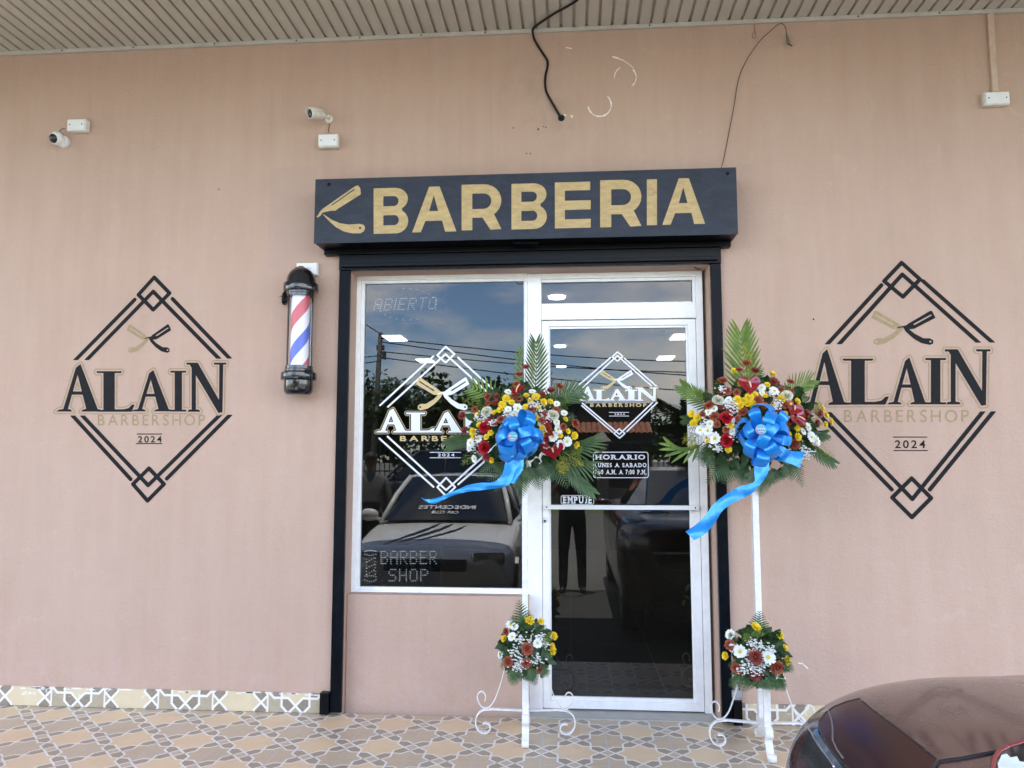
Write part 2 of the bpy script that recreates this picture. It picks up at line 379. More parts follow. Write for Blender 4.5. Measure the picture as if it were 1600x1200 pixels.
def floor_material():
    t = NT("star_floor_tile"); co = t.coord(); x, y, z = t.xyz(co); T = .33
    u = t.m('DIVIDE', t.m('SUBTRACT', x, X0_TILE), T); v = t.m('DIVIDE', t.m('SUBTRACT', y, Y0_TILE), T)
    nz = t.ramp(t.noise(7, 5, .6, co), .3, .7); n2 = t.ramp(t.noise(60, 4, .6, co), .3, .75)
    star = t.mix(nz, (.70, .51, .305), (.78, .585, .37)); hx = t.mix(n2, (.32, .25, .175), (.40, .32, .23)); rest = t.mix(n2, (.52, .395, .26), (.61, .475, .325)); ln = t.mix(nz, (.76, .72, .65), (.85, .82, .76))
    c, a = star_tile(t, u, v, .016, (star, hx, rest, ln))
    gr = t.m('GREATER_THAN', a, .5-.011)
    c = t.mix(t.m('MULTIPLY', gr, .85), c, (.52, .49, .44))
    wn = t.n("ShaderNodeTexWhiteNoise", noise_dimensions='2D'); cb = t.n("ShaderNodeCombineXYZ"); t.set(cb.inputs[0], t.m('FLOOR', u)); t.set(cb.inputs[1], t.m('FLOOR', v)); t.t.links.new(cb.outputs[0], wn.inputs['Vector'])
    c = t.mix(t.m('MULTIPLY', wn.outputs[0], .10), c, (.30, .22, .15))
    dirt = t.m('MULTIPLY', t.ramp(t.noise(3.5, 6, .65, co), .5, .75), .25); c = t.mix(dirt, c, (.25, .21, .165))
    MAT['floor'] = t.principled(c, t.m('ADD', t.m('MULTIPLY', n2, .2), .28), bump=t.m('ADD', t.m('MULTIPLY', gr, -1.0), t.m('MULTIPLY', t.noise(90, 3), .25)), bump_d=.004, bump_s=.7)
    t = NT("star_skirting_tile"); co = t.coord(); x, y, z = t.xyz(co)
    u = t.m('DIVIDE', t.m('SUBTRACT', x, X0_SKIRT), T); par = t.m('GREATER_THAN', t.m('FRACT', t.m('MULTIPLY', u, .5)), .5)
    vz = t.m('DIVIDE', z, T); v = t.m('ADD', vz, t.m('ADD', t.m('MULTIPLY', par, .335), 0.0))
    nz = t.ramp(t.noise(7, 5, .6, co), .3, .7); n2 = t.ramp(t.noise(60, 4, .6, co), .3, .75)
    c, a = star_tile(t, u, v, .02, (t.mix(nz, (.60, .50, .32), (.68, .57, .38)), t.mix(n2, (.23, .19, .14), (.30, .25, .19)), t.mix(n2, (.38, .32, .22), (.45, .38, .27)), (.78, .75, .69)))
    fu = t.m('ABSOLUTE', t.m('SUBTRACT', t.m('FRACT', u), .5)); c = t.mix(t.m('GREATER_THAN', fu, .485), c, (.76, .72, .66))
    sm = t.m('MULTIPLY', t.ramp(t.noise(14, 5, .7, co, stretch=(1, 1, 1.5)), .6, .66), t.m('GREATER_THAN', z, .06)); c = t.mix(t.m('MULTIPLY', sm, .8), c, (.80, .78, .74))
    MAT['skirt'] = t.principled(c, .4)
X0_TILE = (PZ(851, 1140, 0).x+PZ(942, 1126, 0).x-.33)/2; Y0_TILE = PZ(900, 1156.5, 0).y
X0_SKIRT = X_(80, 1090, -.012)
floor_material()
pm('white_frame', (.86, .86, .84), .38, var=.05, scale=18, bump=.0006, bscale=25)
pm('white_iron', (.80, .79, .77), .42, var=.10, scale=40, bump=.001, bscale=90)
pm('black_steel', (.0025, .003, .004), .35, var=.35, scale=30, bump=.0006, bscale=120, spec=.15)
pm('post_steel', (.0030, .0042, .0070), .34, var=.4, scale=22, bump=.0008, bscale=60, spec=.10)
pm('black_rubber', (.006, .006, .006), .45, var=.3, spec=.3)
pm('soffit_metal', (.52, .49, .415), .45, var=.05, scale=5, bump=.0004, bscale=30)
pm('soffit_trim', (.50, .475, .41), .5, var=.1, scale=9)
pm('plastic_white', (.78, .79, .78), .35, var=.04)
pm('plastic_aged', (.70, .68, .60), .45, var=.14, scale=35)
pm('plastic_dark', (.015, .015, .016), .15, var=.2)
pm('grey_stone', (.40, .39, .35), .45, var=.12, scale=14)
pm('dark_paint', (.0105, .0108, .0120), .6, var=.3, scale=45, spec=.15)
pm('gold_line', (.315, .225, .105), .5, var=.18, scale=40)
pm('vinyl_white', (.82, .84, .88), .4, var=.02)
pm('vinyl_gold', (.60, .45, .21), .4, var=.05)
pm('chip_white', (.80, .77, .71), .7, var=.1)
pm('steel', (.62, .62, .63), .28, 1.0, var=.1)
def gold_mat():
    t = NT("brushed_gold_paint"); co = t.coord(); a = t.ramp(t.noise(16, 6, .7, co, stretch=(1, 1, 3)), .32, .72); b = t.ramp(t.noise(60, 4, .7, co, stretch=(.5, 1, 2)), .35, .7)
    c = t.mix(a, (.35, .245, .095), (.56, .405, .175)); c = t.mix(t.m('MULTIPLY', b, .35), c, (.62, .46, .22))
    MAT['gold'] = t.principled(c, .48, bump=b, bump_d=.001)
    t = NT("slate_sign_paint"); co = t.coord(); a = t.ramp(t.noise(5, 7, .7, co), .3, .72); b = t.ramp(t.noise(75, 4, .8, co), .42, .72); e = t.ramp(t.noise(22, 5, .7, co, stretch=(.35, 1, 1)), .4, .7)
    c = t.mix(a, (.013, .017, .026), (.033, .042, .062)); c = t.mix(t.m('MULTIPLY', e, .5), c, (.048, .059, .082)); c = t.mix(t.m('MULTIPLY', b, .35), c, (.02, .023, .03))
    MAT['slate'] = t.principled(c, t.m('ADD', t.m('MULTIPLY', a, .2), .42), bump=b, bump_d=.0015, bump_s=.4, spec=.3)
gold_mat()
glassm('glass', (.36, .38, .38), 1.60)
glassm('clear_plastic', (.97, .97, .98), 1.16, .03)

# ------------------------------------------------------------------ ground
ZG = -.20                                   # the parking area lies below the porch
def ground():
    t = NT("gravelly_concrete"); co = t.coord(); a = t.ramp(t.noise(.7, 6, .65, co), .3, .7); b = t.ramp(t.noise(25, 5, .7, co), .3, .7)
    c = t.mix(a, (.115, .108, .09), (.165, .155, .13)); c = t.mix(t.m('MULTIPLY', b, .4), c, (.09, .083, .07))
    m = t.principled(c, .85, bump=b, bump_d=.006)
    mb = MB(); mb.add([(-400, -400, ZG), (400, -400, ZG), (400, 400, ZG), (-400, 400, ZG)], [(0, 1, 2, 3)])
    tag(mb.build('ground', m), kind='structure')
    mb = MB(); mb.add([(-60, -5.1, ZG+.004), (60, -5.1, ZG+.004), (60, -.9, ZG+.004), (-60, -.9, ZG+.004)], [(0, 1, 2, 3)])  # dark strip: the building's shade on the parking ground, put into its colour
    t = NT("shade_dark_ground"); nz = t.ramp(t.noise(40, 5, .7), .3, .7); tag(mb.build('parking_shade_strip', t.principled(t.mix(nz, (.04, .04, .038), (.07, .068, .062)), .9, bump=nz, bump_d=.004)), kind='structure')
    mb = MB(); mb.add([(-120, -40, ZG+.004), (120, -40, ZG+.004), (120, -19, ZG+.004), (-120, -19, ZG+.004)], [(0, 1, 2, 3)])
    t = NT("verge_grass"); nz = t.ramp(t.noise(3, 6, .7), .3, .7); tag(mb.build('grass', t.principled(t.mix(nz, (.05, .085, .02), (.13, .15, .05)), .9)), kind='structure')
    mb = MB(); mb.box(-9, 9, -.92, -.0, -.012, 0.0)
    tag(mb.build('porch_floor', MAT['floor']), kind='structure')
    mb = MB(); mb.box(-9, 9, -.905, -.0, ZG-.1, -.0125); tag(mb.build('porch_step', MAT['grey_stone']), kind='structure')
ground()

# ------------------------------------------------------------------ the shop building
YF = .13                                         # front of the window and door frames
xPL0 = (X_(530, 430, -.03)+X_(515, 1110, -.03))/2; xPL1 = (X_(546.4, 430, -.03)+X_(535, 1000, -.03))/2
xPR0 = (X_(1108.5, 400, -.03)+X_(1125, 930, -.03))/2; xPR1 = (X_(1123, 394, -.03)+X_(1143.5, 930, -.03))/2
xO0, xO1 = xPL1, xPR0-.004                        # wall opening
zO = Z_(800, 419.5, 0)
ZS = .579*D+HC                                   # underside of the soffit trim
shop = thing('shop_building', 'pink plastered shop front with slatted soffit, white framed window and glass door', 'building', (0, 0, 0))
def building():
    # wall with its opening, one slab
    out = [(-9, ZG), (xO0, ZG), (xO0, zO), (xO1, zO), (xO1, ZG), (9, ZG), (9, 4.6), (-9, 4.6)]
    mb = MB(); n = len(out)
    vs = [(x, 0, z) for x, z in out]+[(x, .22, z) for x, z in out]
    mb.add(vs, [tuple(range(n)), tuple(range(n, 2*n))[::-1]]+[(i, i+n, (i+1) % n+n, (i+1) % n) for i in range(n)])
    wall = mb.build('front_wall', MAT['wall'], shop)
    # plaster below the window
    xin = X_(826, 1000, .04)
    mb = MB(); mb.box(xO0+.002, xin, .045, .215, ZG, Z_(690, 931.5, .045)+.004); tag(mb.build('window_apron', MAT['wall'], shop, bevel=.004), None)
    # chips, holes and scars in the paint
    def arc(cx, cy, r, a0, a1, w, k):
        pts = []
        for i in range(k+1):
            a = rad(a0+(a1-a0)*i/k); q = P(cx+r*cos(a), cy-r*sin(a), 0); pts.append((q.x, q.z))
        return [('s', [pts[i], pts[i+1]], w*(.35+1.1*rng.random())) for i in range(k)]
    sh = []
    sh += arc(937, 164, 18, -10, 48, .0042, 7)+arc(937, 164, 18, 190, 300, .0040, 10)+arc(937, 164, 18, 300, 350, .003, 4)
    sh += arc(977, 121, 17, -55, 42, .0042, 9)+arc(977, 121, 17, 118, 185, .0032, 6)
    for x, y, x2, y2, w in ((958, 89, 965, 91, .006), (965, 91, 972, 94, .003), (973, 94, 985, 102, .0022), (985, 102, 990, 107, .0022), (885, 74.5, 893, 76, .0035), (893, 181, 894, 183, .005), (882, 179, 884, 181, .004), (1248, 1036, 1254, 1037, .004), (1256, 1039, 1262, 1044, .004)):
        a, b = P(x, y), P(x2, y2); sh.append(('s', [(a.x, a.z), (b.x, b.z)], w))
    mb = MB(); band(mb, sh, -.0015, .0016); 
    for k in range(26):
        x = rng.uniform(20, 500); a = P(x, 1071.5+x*.0235+rng.uniform(-1, 2)); w = rng.uniform(.01, .05); h = rng.uniform(.002, .006)
        mb.add([(a.x-w, -.014, a.z-.004), (a.x+w, -.014, a.z-.004), (a.x+w*.6, -.014, a.z+h), (a.x-w*.7, -.014, a.z+h*.7)], [(0, 1, 2, 3)])
    mb.build('paint_chips', MAT['chip_white'], wall)
    for x, y, r in ((877, 184.5, 5.4), (841, 202, 1.5), (849, 198, .9), (853, 199, 1.0), (802, 200, 1.0), (823, 240, 1), (829, 240, 1), (342, 296, 1.1), (1271, 499, 1.3)):
        q = P(x, y); mb = MB(); mb.lathe([(.0001, -.0022), (r*.0038, -.002), (r*.0038, 0)], (q.x, 0, q.z), 12, axis='Y'); mb.build('drill_hole', MAT['black_rubber'], wall)
    # skirting
    zk = Z_(300, 1079, -.012); xr = X_(1292, 1100, -.012)
    mb = MB(); mb.box(-9, xPL0-.055, -.012, .0, 0.002, zk); mb.box(xPR1+.05, xr, -.012, 0, .002, zk)
    mb.build('skirting_tiles', MAT['skirt'], shop, bevel=.0015)
    # threshold slab
    mb = MB(); mb.box(xin+.002, xO1-.001, .001, .6, ZG, .006); mb.build('threshold', MAT['grey_stone'], shop, bevel=.002)
    # soffit
    pitch = .0775; xg = X_(325, 68.7, 0); z0 = ZS+.024; mb = MB(); Y0, Y1 = -3.05, -.001; g = .016
    k0 = int((-7.5-xg)/pitch); k1 = int((7.5-xg)/pitch)
    prof = []
    for k in range(k0, k1):
        x = xg+k*pitch
        prof += [(x-g/2, z0+.018), (x+g/2, z0+.018), (x+g/2+.001, z0), (x+pitch-g/2-.001, z0)]
    b = [(x, Y0, z) for x, z in prof]; e = [(x, Y1, z) for x, z in prof]; N = len(prof)
    mb.add(b+e, [(i, i+1, i+1+N, i+N) for i in range(N-1)])
    so = mb.build('soffit', MAT['soffit_metal'], shop, fix=False)
    mb = MB(); mb.box(-8, 8, -.020, -.0005, ZS, ZS+.0235); tr = mb.build('soffit_trim', MAT['soffit_trim'], shop, bevel=.0015)
    for x, y in ((97, 80), (208, 75), (335, 71), (463, 65.5), (562, 61), (658, 57), (758, 54), (1015, 45), (1341, 26), (1468, 20)):
        q = P(x, y-.5, -.02); mb = MB(); mb.lathe([(.0001, -.0235), (.004, -.0225), (.005, -.0199)], (q.x, 0, ZS+.012), 8, axis='Y'); mb.build('trim_screw', MAT['black_rubber'], tr)
    mb = MB(); mb.box(-9, 9, -3.11, -3.055, ZS-.02, ZS+.42); mb.box(-9, 9, -3.05, 9, ZS+.10, ZS+.40); mb.build('roof', MAT['soffit_trim'], shop)
    # room behind the glass
    t = NT("room_plaster"); m_in = t.principled(t.mix(t.ramp(t.noise(2), .3, .7), (.20, .20, .19), (.25, .245, .235)), .8)
    mb = MB(); mb.box(-3.2, -3.1, .221, 8.2, ZG, 2.95); mb.box(2.4, 2.5, .221, 8.2, ZG, 2.95); mb.box(-3.099, 2.399, 8.1, 8.2, ZG, 2.95); mb.build('room_walls', m_in, shop)
    mb = MB(); mb.box(-3.1, 2.4, .222, 8.1, 2.85, 2.95); mb.build('room_ceiling', m_in, shop)
    t = NT("room_tile"); co = t.coord(); x, y, z = t.xyz(co)
    fx = t.m('ABSOLUTE', t.m('SUBTRACT', t.m('FRACT', t.m('DIVIDE', t.m('ADD', x, .02), .6)), .5)); fy = t.m('ABSOLUTE', t.m('SUBTRACT', t.m('FRACT', t.m('DIVIDE', y, .6)), .5))
    gl = t.m('GREATER_THAN', t.m('MAXIMUM', fx, fy), .4945)
    m_fl = t.principled(t.mix(gl, t.mix(t.ramp(t.noise(4, 5), .3, .7), (.26, .26, .24), (.33, .33, .30)), (.60, .59, .55)), .25)
    mb = MB(); mb.box(-3.1, 2.4, .601, 8.1, ZG, .002); mb.box(-3.1, xin+.001, .222, .6, ZG, .002); mb.box(xO1, 2.4, .222, .6, ZG, .002); mb.build('room_floor', m_fl, shop)
    mb = MB(); mb.box(-9, -8.9, .221, 9, ZG, ZS+.1); mb.box(8.9, 9, .221, 9, ZG, ZS+.1); mb.box(-9, 9, 9, 9.1, ZG, ZS+.1); mb.build('side_walls', MAT['wall'], shop)
    return wall
WALL = building()

# ------------------------------------------------------------------ the barbershop emblem: four of them
def emblem(spec, Y, parent, name, label, m_line, m_text, m_out, m_gold, m_dark, step, rnd, yo=1):
    """spec holds the emblem's measured pixel corners; everything lands on the plane y = Y"""
    sc, ox, oy = spec['zoom']
    W = lambda x, y: (lambda q: (q.x, q.z))(P(ox+sc*x, oy+sc*y, Y))
    px = (Vector(W(100, 100))-Vector(W(101, 100))).length
    hw = spec['hw']*px
    def dia(c): return [('s', [W(*c[0]), W(*c[1]), W(*c[2]), W(*c[3]), W(*c[0])], hw)]
    mb = MB(); sh = dia(spec['top'])+dia(spec['bot'])
    sh += [('s', [W(*p) for p in l], hw) for l in spec['lines']]
    if not rnd:    # brushed lines end level
        zt, zb = W(*spec['cut'][0])[1], W(*spec['cut'][1])[1]
        bx = [W(spec['cutx'][0], 0)[0], W(spec['cutx'][1], 0)[0]]
        sh.append(('c', [(bx[0], zb), (bx[1], zb), (bx[1], zt), (bx[0], zt)]))
    band(mb, sh, Y, step); root = mb.build(name, m_line, parent, fix=False); tag(root, label)
    # letters
    A = []
    for ch, (x0, x1, yt, yb) in spec['letters']: A += serif_shapes(ch, [W(x0, yb), W(x1, yb), W(x1, yt), W(x0, yt)])
    if rnd: A = [('s', s[1]+s[1][:1], .0028) for s in A]+A
    mb = MB(); band(mb, A, Y-.0004*yo, step*.8); mb.build('lettering', m_text, root, fix=False)
    mb = MB(); o0, o1 = spec['outline']
    band(mb, A, Y-.0008*yo, step*.8, o0*px, o1*px)
    if spec.get('inner'): band(mb, A, Y-.0002*yo, step*.8, -1e6, o0*px, m=1)
    mb.build('letter_outline', [m_out, m_dark], root, fix=False)
    # second line
    mb = MB(); x0, x1, yt, yb = spec['shop']; put_text(mb, 'BARBERSHOP', [W(x0, yb), W(x1, yb), W(x1, yt), W(x0, yt)], Y-.0004*yo, off=spec.get('bold', .0), track=.16)
    mb.build('shop_lettering', m_gold, root, fix=False)
    mb = MB(); x0, x1, yt, yb = spec['year']; put_text(mb, '2024', [W(x0, yb), W(x1, yb), W(x1, yt), W(x0, yt)], Y-.0004*yo, off=.015, track=.10)
    for x0, x1, y in spec['bars']: band(mb, [('s', [W(x0, y), W(x1, y)], spec['bhw']*px)], Y-.0003*yo, step)
    mb.build('year_lettering', m_text, root, fix=False)
    # crossed razors: gold one under, plain one over
    (cx, cy), k, asp = spec['razor']
    def rz(pts, s): return [W(cx+s*x*k, cy+y*k*asp) for x, y in pts]
    blade = [(12, -8), (22, 12), (38, 10), (112, -36), (100, -64), (94, -66)]
    tail = [(-22, 4), (-20, 8), (0, 4), (22, 12), (14, -6)]
    handle = [(-4, -2), (8, 22), (34, 50), (62, 70), (92, 78), (104, 72), (104, 58), (92, 50), (70, 50), (38, 30), (12, 4)]
    for s, mm, nm, dz in ((-1, m_gold, 'gold_razor', .0002), (1, m_text, 'plain_razor', .0005)):
        mb = MB(); cut = [('c', rz([(34, -10), (96, -50), (99, -46), (38, -5)], s))]
        hole = W(cx+s*94*k, cy+64*k*asp)
        c2 = [('c', [(hole[0]+4*k*px*cos(a*pi/5), hole[1]+4*k*px*sin(a*pi/5)) for a in range(10)])]
        band(mb, [('p', rz(blade, s)), ('p', rz(tail, s)), ('p', rz(handle, s))]+cut+c2, Y-dz*yo, step*.7); mb.build(nm, mm, root, fix=False)
    return root

LEFT = dict(zoom=(300/947, 80, 420), hw=9, top=[(508, 42), (430, 128), (503, 202), (584, 120)], bot=[(482, 984), (403, 1062), (475, 1144), (556, 1062)],
    lines=[[(150, 475), (503, 112), (842, 458)], [(85, 485), (412, 152)], [(598, 148), (905, 468)], [(142, 712), (478, 1068), (835, 718)], [(88, 705), (392, 1038)], [(570, 1035), (910, 692)]],
    cut=[(0, 452), (0, 724)], cutx=(-100, 1100),
    letters=[('A', (24, 252, 474, 704)), ('L', (226, 412, 505, 705)), ('A', (396, 600, 503, 703)), ('I', (588, 666, 503, 704)), ('N', (668, 858, 463, 705))],
    outline=(7.5, 11.5), shop=(230, 758, 719, 773), year=(428, 545, 825, 857), bars=[(424, 546, 815), (420, 546, 862)], bhw=2.2, razor=((482, 338), .98, 1.0))
RIGHT = dict(zoom=(340/971, 1240, 400), hw=9, top=[(482, 30), (404, 112), (488, 182), (564, 104)], bot=[(527, 992), (440, 1078), (528, 1166), (614, 1080)],
    lines=[[(170, 430), (485, 82), (838, 398)], [(140, 405), (392, 130)], [(578, 112), (915, 410)], [(130, 670), (530, 1085), (850, 688)], [(85, 678), (438, 1042)], [(608, 1042), (895, 690)]],
    cut=[(0, 396), (0, 697)], cutx=(-100, 1100),
    letters=[('A', (42, 246, 420, 664)), ('L', (222, 426, 458, 663)), ('A', (416, 606, 456, 662)), ('I', (588, 680, 455, 662)), ('N', (676, 872, 416, 662))],
    outline=(8, 11.5), shop=(226, 782, 686, 742), year=(452, 588, 822, 858), bars=[(445, 595, 808), (447, 597, 868)], bhw=2.2, razor=((490, 314), 1.28, .83))
emblem(LEFT, -.0012, WALL, 'painted_emblem', 'black and gold emblem painted on the bare wall left of the window', MAT['dark_paint'], MAT['dark_paint'], MAT['gold_line'], MAT['gold_line'], MAT['dark_paint'], .0032, False)
emblem(RIGHT, -.0012, WALL, 'painted_emblem', 'black and gold emblem painted on the wall right of the door, behind the flowers', MAT['dark_paint'], MAT['dark_paint'], MAT['gold_line'], MAT['gold_line'], MAT['dark_paint'], .0034, False)

# ------------------------------------------------------------------ window and door
def frame_profile(mb, x0, x1, z0, z1, w, ya, yb, m=0):
    """four butted members; w = (left, right, bottom, top)"""
    mb.box(x0, x0+w[0], ya, yb, z0, z1, m); mb.box(x1-w[1], x1, ya, yb, z0, z1, m)
    mb.box(x0+w[0], x1-w[1], ya, yb, z0, z0+w[2], m); mb.box(x0+w[0], x1-w[1], ya, yb, z1-w[3], z1, m)
def storefront():
    wx0 = (X_(556, 432, YF)+X_(548.5, 930, YF))/2; wx1 = (X_(825, 450, YF)+X_(823, 930, YF))/2
    wz0 = Z_(690, 931, YF); wz1 = Z_(690, 429, YF)
    gx0 = (X_(568, 445, YF)+X_(562, 915, YF))/2; gx1 = X_(818.5, 690, YF); gz0 = Z_(690, 918.8, YF); gz1 = Z_(690, 440.5, YF)
    mb = MB(); a = .6
    wl, wr, wb, wt = gx0-wx0, wx1-gx1, gz0-wz0, wz1-gz1
    frame_profile(mb, wx0, wx1, wz0, wz1, (wl*a, wr*a, wb*a, wt*a), YF, YF+.07)
    frame_profile(mb, wx0+wl*a, wx1-wr*a, wz0+wb*a, wz1-wt*a, (wl*(1-a), wr*(1-a), wb*(1-a), wt*(1-a)), YF+.012, YF+.06)
    win = mb.build('window', MAT['white_frame'], shop, bevel=.0025)
    YG = YF+.030
    mb = MB(); mb.box(gx0-.004, gx1+.004, YG, YG+.006, gz0-.004, gz1+.004); mb.build('glass_pane', MAT['glass'], win)
    mb = MB(); mb.tube([P(807, 441.5, YG-.004), P(810, 443.5, YG-.004), P(814, 443.5, YG-.004), P(818, 442.8, YG-.004)], .0022); mb.build('cable_end', MAT['black_rubber'], win)
    WIN = dict(zoom=(300/1385, 540, 420), hw=6.4, top=[(722, 562), (660, 624), (722, 677), (786, 615)], bot=[(725, 1507), (662, 1575), (725, 1640), (790, 1575)],
        lines=[[(306, 995), (721, 616), (1128, 985)], [(248, 985), (634, 630)], [(811, 640), (1190, 985)], [(303, 1210), (725, 1596), (1150, 1210)], [(243, 1223), (634, 1573)], [(812, 1555), (1206, 1213)]],
        letters=[('A', (222, 450, 1015, 1178)), ('L', (442, 640, 1040, 1178)), ('A', (612, 850, 1035, 1178)), ('I', (835, 955, 1040, 1178)), ('N', (965, 1180, 1005, 1178))],
        outline=(7.5, 11), inner=True, bold=.03, shop=(392, 1102, 1205, 1243), year=(665, 785, 1332, 1354), bars=[(608, 832, 1324), (608, 832, 1363)], bhw=2.2, razor=((700, 892), 1.72, .96))
    emblem(WIN, YG-.0016, win, 'window_emblem', 'white and gold emblem stuck on the window', MAT['vinyl_white'], MAT['vinyl_white'], MAT['vinyl_gold'], MAT['vinyl_gold'], MAT['black_rubber'], .0026, True, .6)
    # fixed frame round the door, with the transom light
    dx0 = wx1+.0015; dx1 = (X_(1097.5, 440, YF)+X_(1113, 1080, YF))/2; dz1 = Z_(965, 425, YF)
    lx0 = X_(847.5, 800, YF); lx1 = X_(1094, 800, YF); lz1 = Z_(965, 499.5, YF)
    tz0 = Z_(965, 472.5, YF); tz1 = Z_(965, 438.5, YF); tx0 = X_(844.5, 460, YF); tx1 = X_(1082.5, 455, YF)
    bar0, bar1 = lz1+.004, tz0
    mb = MB(); mb.box(dx0, lx0-.002, YF, YF+.08, .008, dz1); mb.box(lx1+.003, dx1, YF+.004, YF+.08, .008, dz1)
    jx0, jx1 = lx0-.0015, lx1+.0025
    mb.box(jx0, jx1, YF+.002, YF+.08, (tz1+dz1)/2-.008, dz1); mb.box(jx0, jx1, YF-.006, YF+.08, bar0, bar0+(bar1-bar0)*.62); mb.box(jx0, jx1, YF+.004, YF+.07, bar0+(bar1-bar0)*.62+.0005, bar1)
    zt = (tz1+dz1)/2-.0085
    mb.box(jx0, jx1, YF+.014, YF+.06, tz1, zt); mb.box(jx0, tx0, YF+.013, YF+.06, bar1+.0005, tz1-.0005); mb.box(tx1, jx1, YF+.013, YF+.06, bar1+.0005, tz1-.0005)
    fr = mb.build('door_frame', MAT['white_frame'], shop, bevel=.002)
    mb = MB(); mb.box(tx0-.003, tx1+.003, YG+.004, YG+.010, bar1-.003, tz1+.003); mb.build('transom_pane', MAT['glass'], fr)
    mb = MB(); w = [P(1080, 406, -.02), P(1083, 414, .02), P(1088, 420, .07), P(1094, 421, .11), P(1099, 418, .12)]
    mb.tube(w, .003); mb.build('loose_wire', MAT['black_rubber'], fr)
    # door leaf
    YD = YF+.008
    gx0, gx1 = (X_(857.7, 515, YD)+X_(864, 1090, YD))/2, (X_(1069, 515, YD)+X_(1087, 1088, YD))/2
    gz0, gz1 = Z_(965, 1091, YD), Z_(965, 512.5, YD); lz0 = .016
    mb = MB(); s = (gx0-lx0, lx1-gx1, gz0-lz0, lz1-gz1)
    frame_profile(mb, lx0, lx1, lz0, lz1, (s[0]*.86, s[1]*.80, s[2]*.68, s[3]*.72), YD, YD+.045)
    frame_profile(mb, lx0+s[0]*.86, lx1-s[1]*.80, lz0+s[2]*.68, lz1-s[3]*.72, (s[0]*.14, s[1]*.20, s[2]*.32, s[3]*.28), YD+.010, YD+.04)
    door = mb.build('door', MAT['white_frame'], shop, bevel=.0022)
    YG2 = YD+.024
    mb = MB(); mb.box(gx0-.004, gx1+.004, YG2, YG2+.006, gz0-.004, gz1+.004); mb.build('glass_pane', MAT['glass'], door)
    # push bar and lock
    YB = YD-.045; z0, z1 = Z_(970, 796.5, YB), Z_(970, 789.5, YB); x0, x1 = X_(850, 793, YB), X_(1091.5, 793, YB)
    mb = MB(); mb.box(x0, x1, YB, YB+.022, z0, z1); mb.box(x0+.005, x0+.03, YB+.0225, YD-.0002, z0+.003, z1-.003); mb.box(x1-.03, x1-.005, YB+.0225, YD-.0002, z0+.003, z1-.003)
    for x in (x0+.016, x1-.018): mb.lathe([(.0001, -.003), (.004, -.0025), (.005, 0)], (x, YB, (z0+z1)/2), 10, 1, 'Y')
    mb.build('push_bar', [MAT['plastic_white'], MAT['black_rubber']], door, bevel=.002)
    q = P(851, 813, YD); mb = MB(); mb.lathe([(.0001, -.011), (.012, -.010), (.0155, -.004), (.016, 0)], (q.x, YD, q.z), 24, 0, 'Y'); mb.lathe([(.0001, -.0135), (.006, -.013), (.0065, -.0105)], (q.x+.001, YD, q.z-.002), 12, 1, 'Y')
    mb.build('lock', [MAT['steel'], MAT['black_rubber']], door, smooth=True, sharp=40)
    YV = YG2-.0016
    DOOR = dict(zoom=(300/1385, 830, 420), hw=5.0, top=[(622, 600), (585, 635), (622, 666), (660, 632)], bot=[(635, 1155), (597, 1187), (638, 1221), (676, 1187)],
        lines=[[(372, 855), (622, 626), (868, 845)], [(348, 834), (572, 641)], [(672, 646), (905, 848)], [(370, 970), (636, 1194), (875, 965)], [(365, 987), (587, 1178)], [(690, 1174), (908, 965)]],
        letters=[('A', (352, 462, 850, 948)), ('L', (455, 562, 874, 948)), ('A', (552, 690, 870, 948)), ('I', (680, 765, 874, 948)), ('N', (755, 905, 858, 950))],
        outline=(4.2, 7), inner=True, bold=.04, shop=(425, 832, 970, 996), year=(600, 675, 1043, 1055), bars=[(562, 705, 1036), (562, 705, 1062)], bhw=1.8, razor=((615, 796), 1.08, .92))
    emblem(DOOR, YV, door, 'door_emblem', 'small white and gold emblem stuck on the glass door', MAT['vinyl_white'], MAT['vinyl_white'], MAT['vinyl_gold'], MAT['vinyl_gold'], MAT['black_rubber'], .0020, True, .6)
    def rrect(x0, x1, yt, yb, r):
        a, b = P(x0, yb, YV), P(x1, yt, YV); pts = []
        for cx, cz, a0 in ((b.x-r, b.z-r, 0), (a.x+r, b.z-r, 90), (a.x+r, a.z+r, 180), (b.x-r, a.z+r, 270)):
            for k in range(6): an = rad(a0+18*k); pts.append((cx+r*cos(an), cz+r*sin(an)))
        return pts+pts[:1]
    mb = MB(); band(mb, [('s', rrect(927.5, 1012.5, 706.5, 746.3, .014), .0024)], YV, .0018)
    for tx, xa, xb, yt, yb in (('HORARIO', 930, 1008, 710.5, 718), ('LUNES A SABADO', 929, 1010, 723.5, 730), ('9:00 A.M. A 7:00 P.M.', 929, 1010, 734, 741)):
        a, b = P(xa, yb, YV), P(xb, yt, YV); slab_text(mb, tx, a.x, b.x, a.z, b.z, YV-.0004, .035)
    mb.build('opening_hours_decal', MAT['vinyl_white'], door, fix=False)
    mb = MB(); band(mb, [('s', rrect(876.8, 927.6, 774.3, 788.0, .012), .0016)], YV, .0016)
    a, b = P(879.5, 786.6, YV), P(925, 775.8, YV); slab_text(mb, 'EMPUJE', a.x, b.x, a.z, b.z, YV-.0004, .035)
    mb.build('push_decal', MAT['vinyl_white'], door, fix=False)
    return win
storefront()

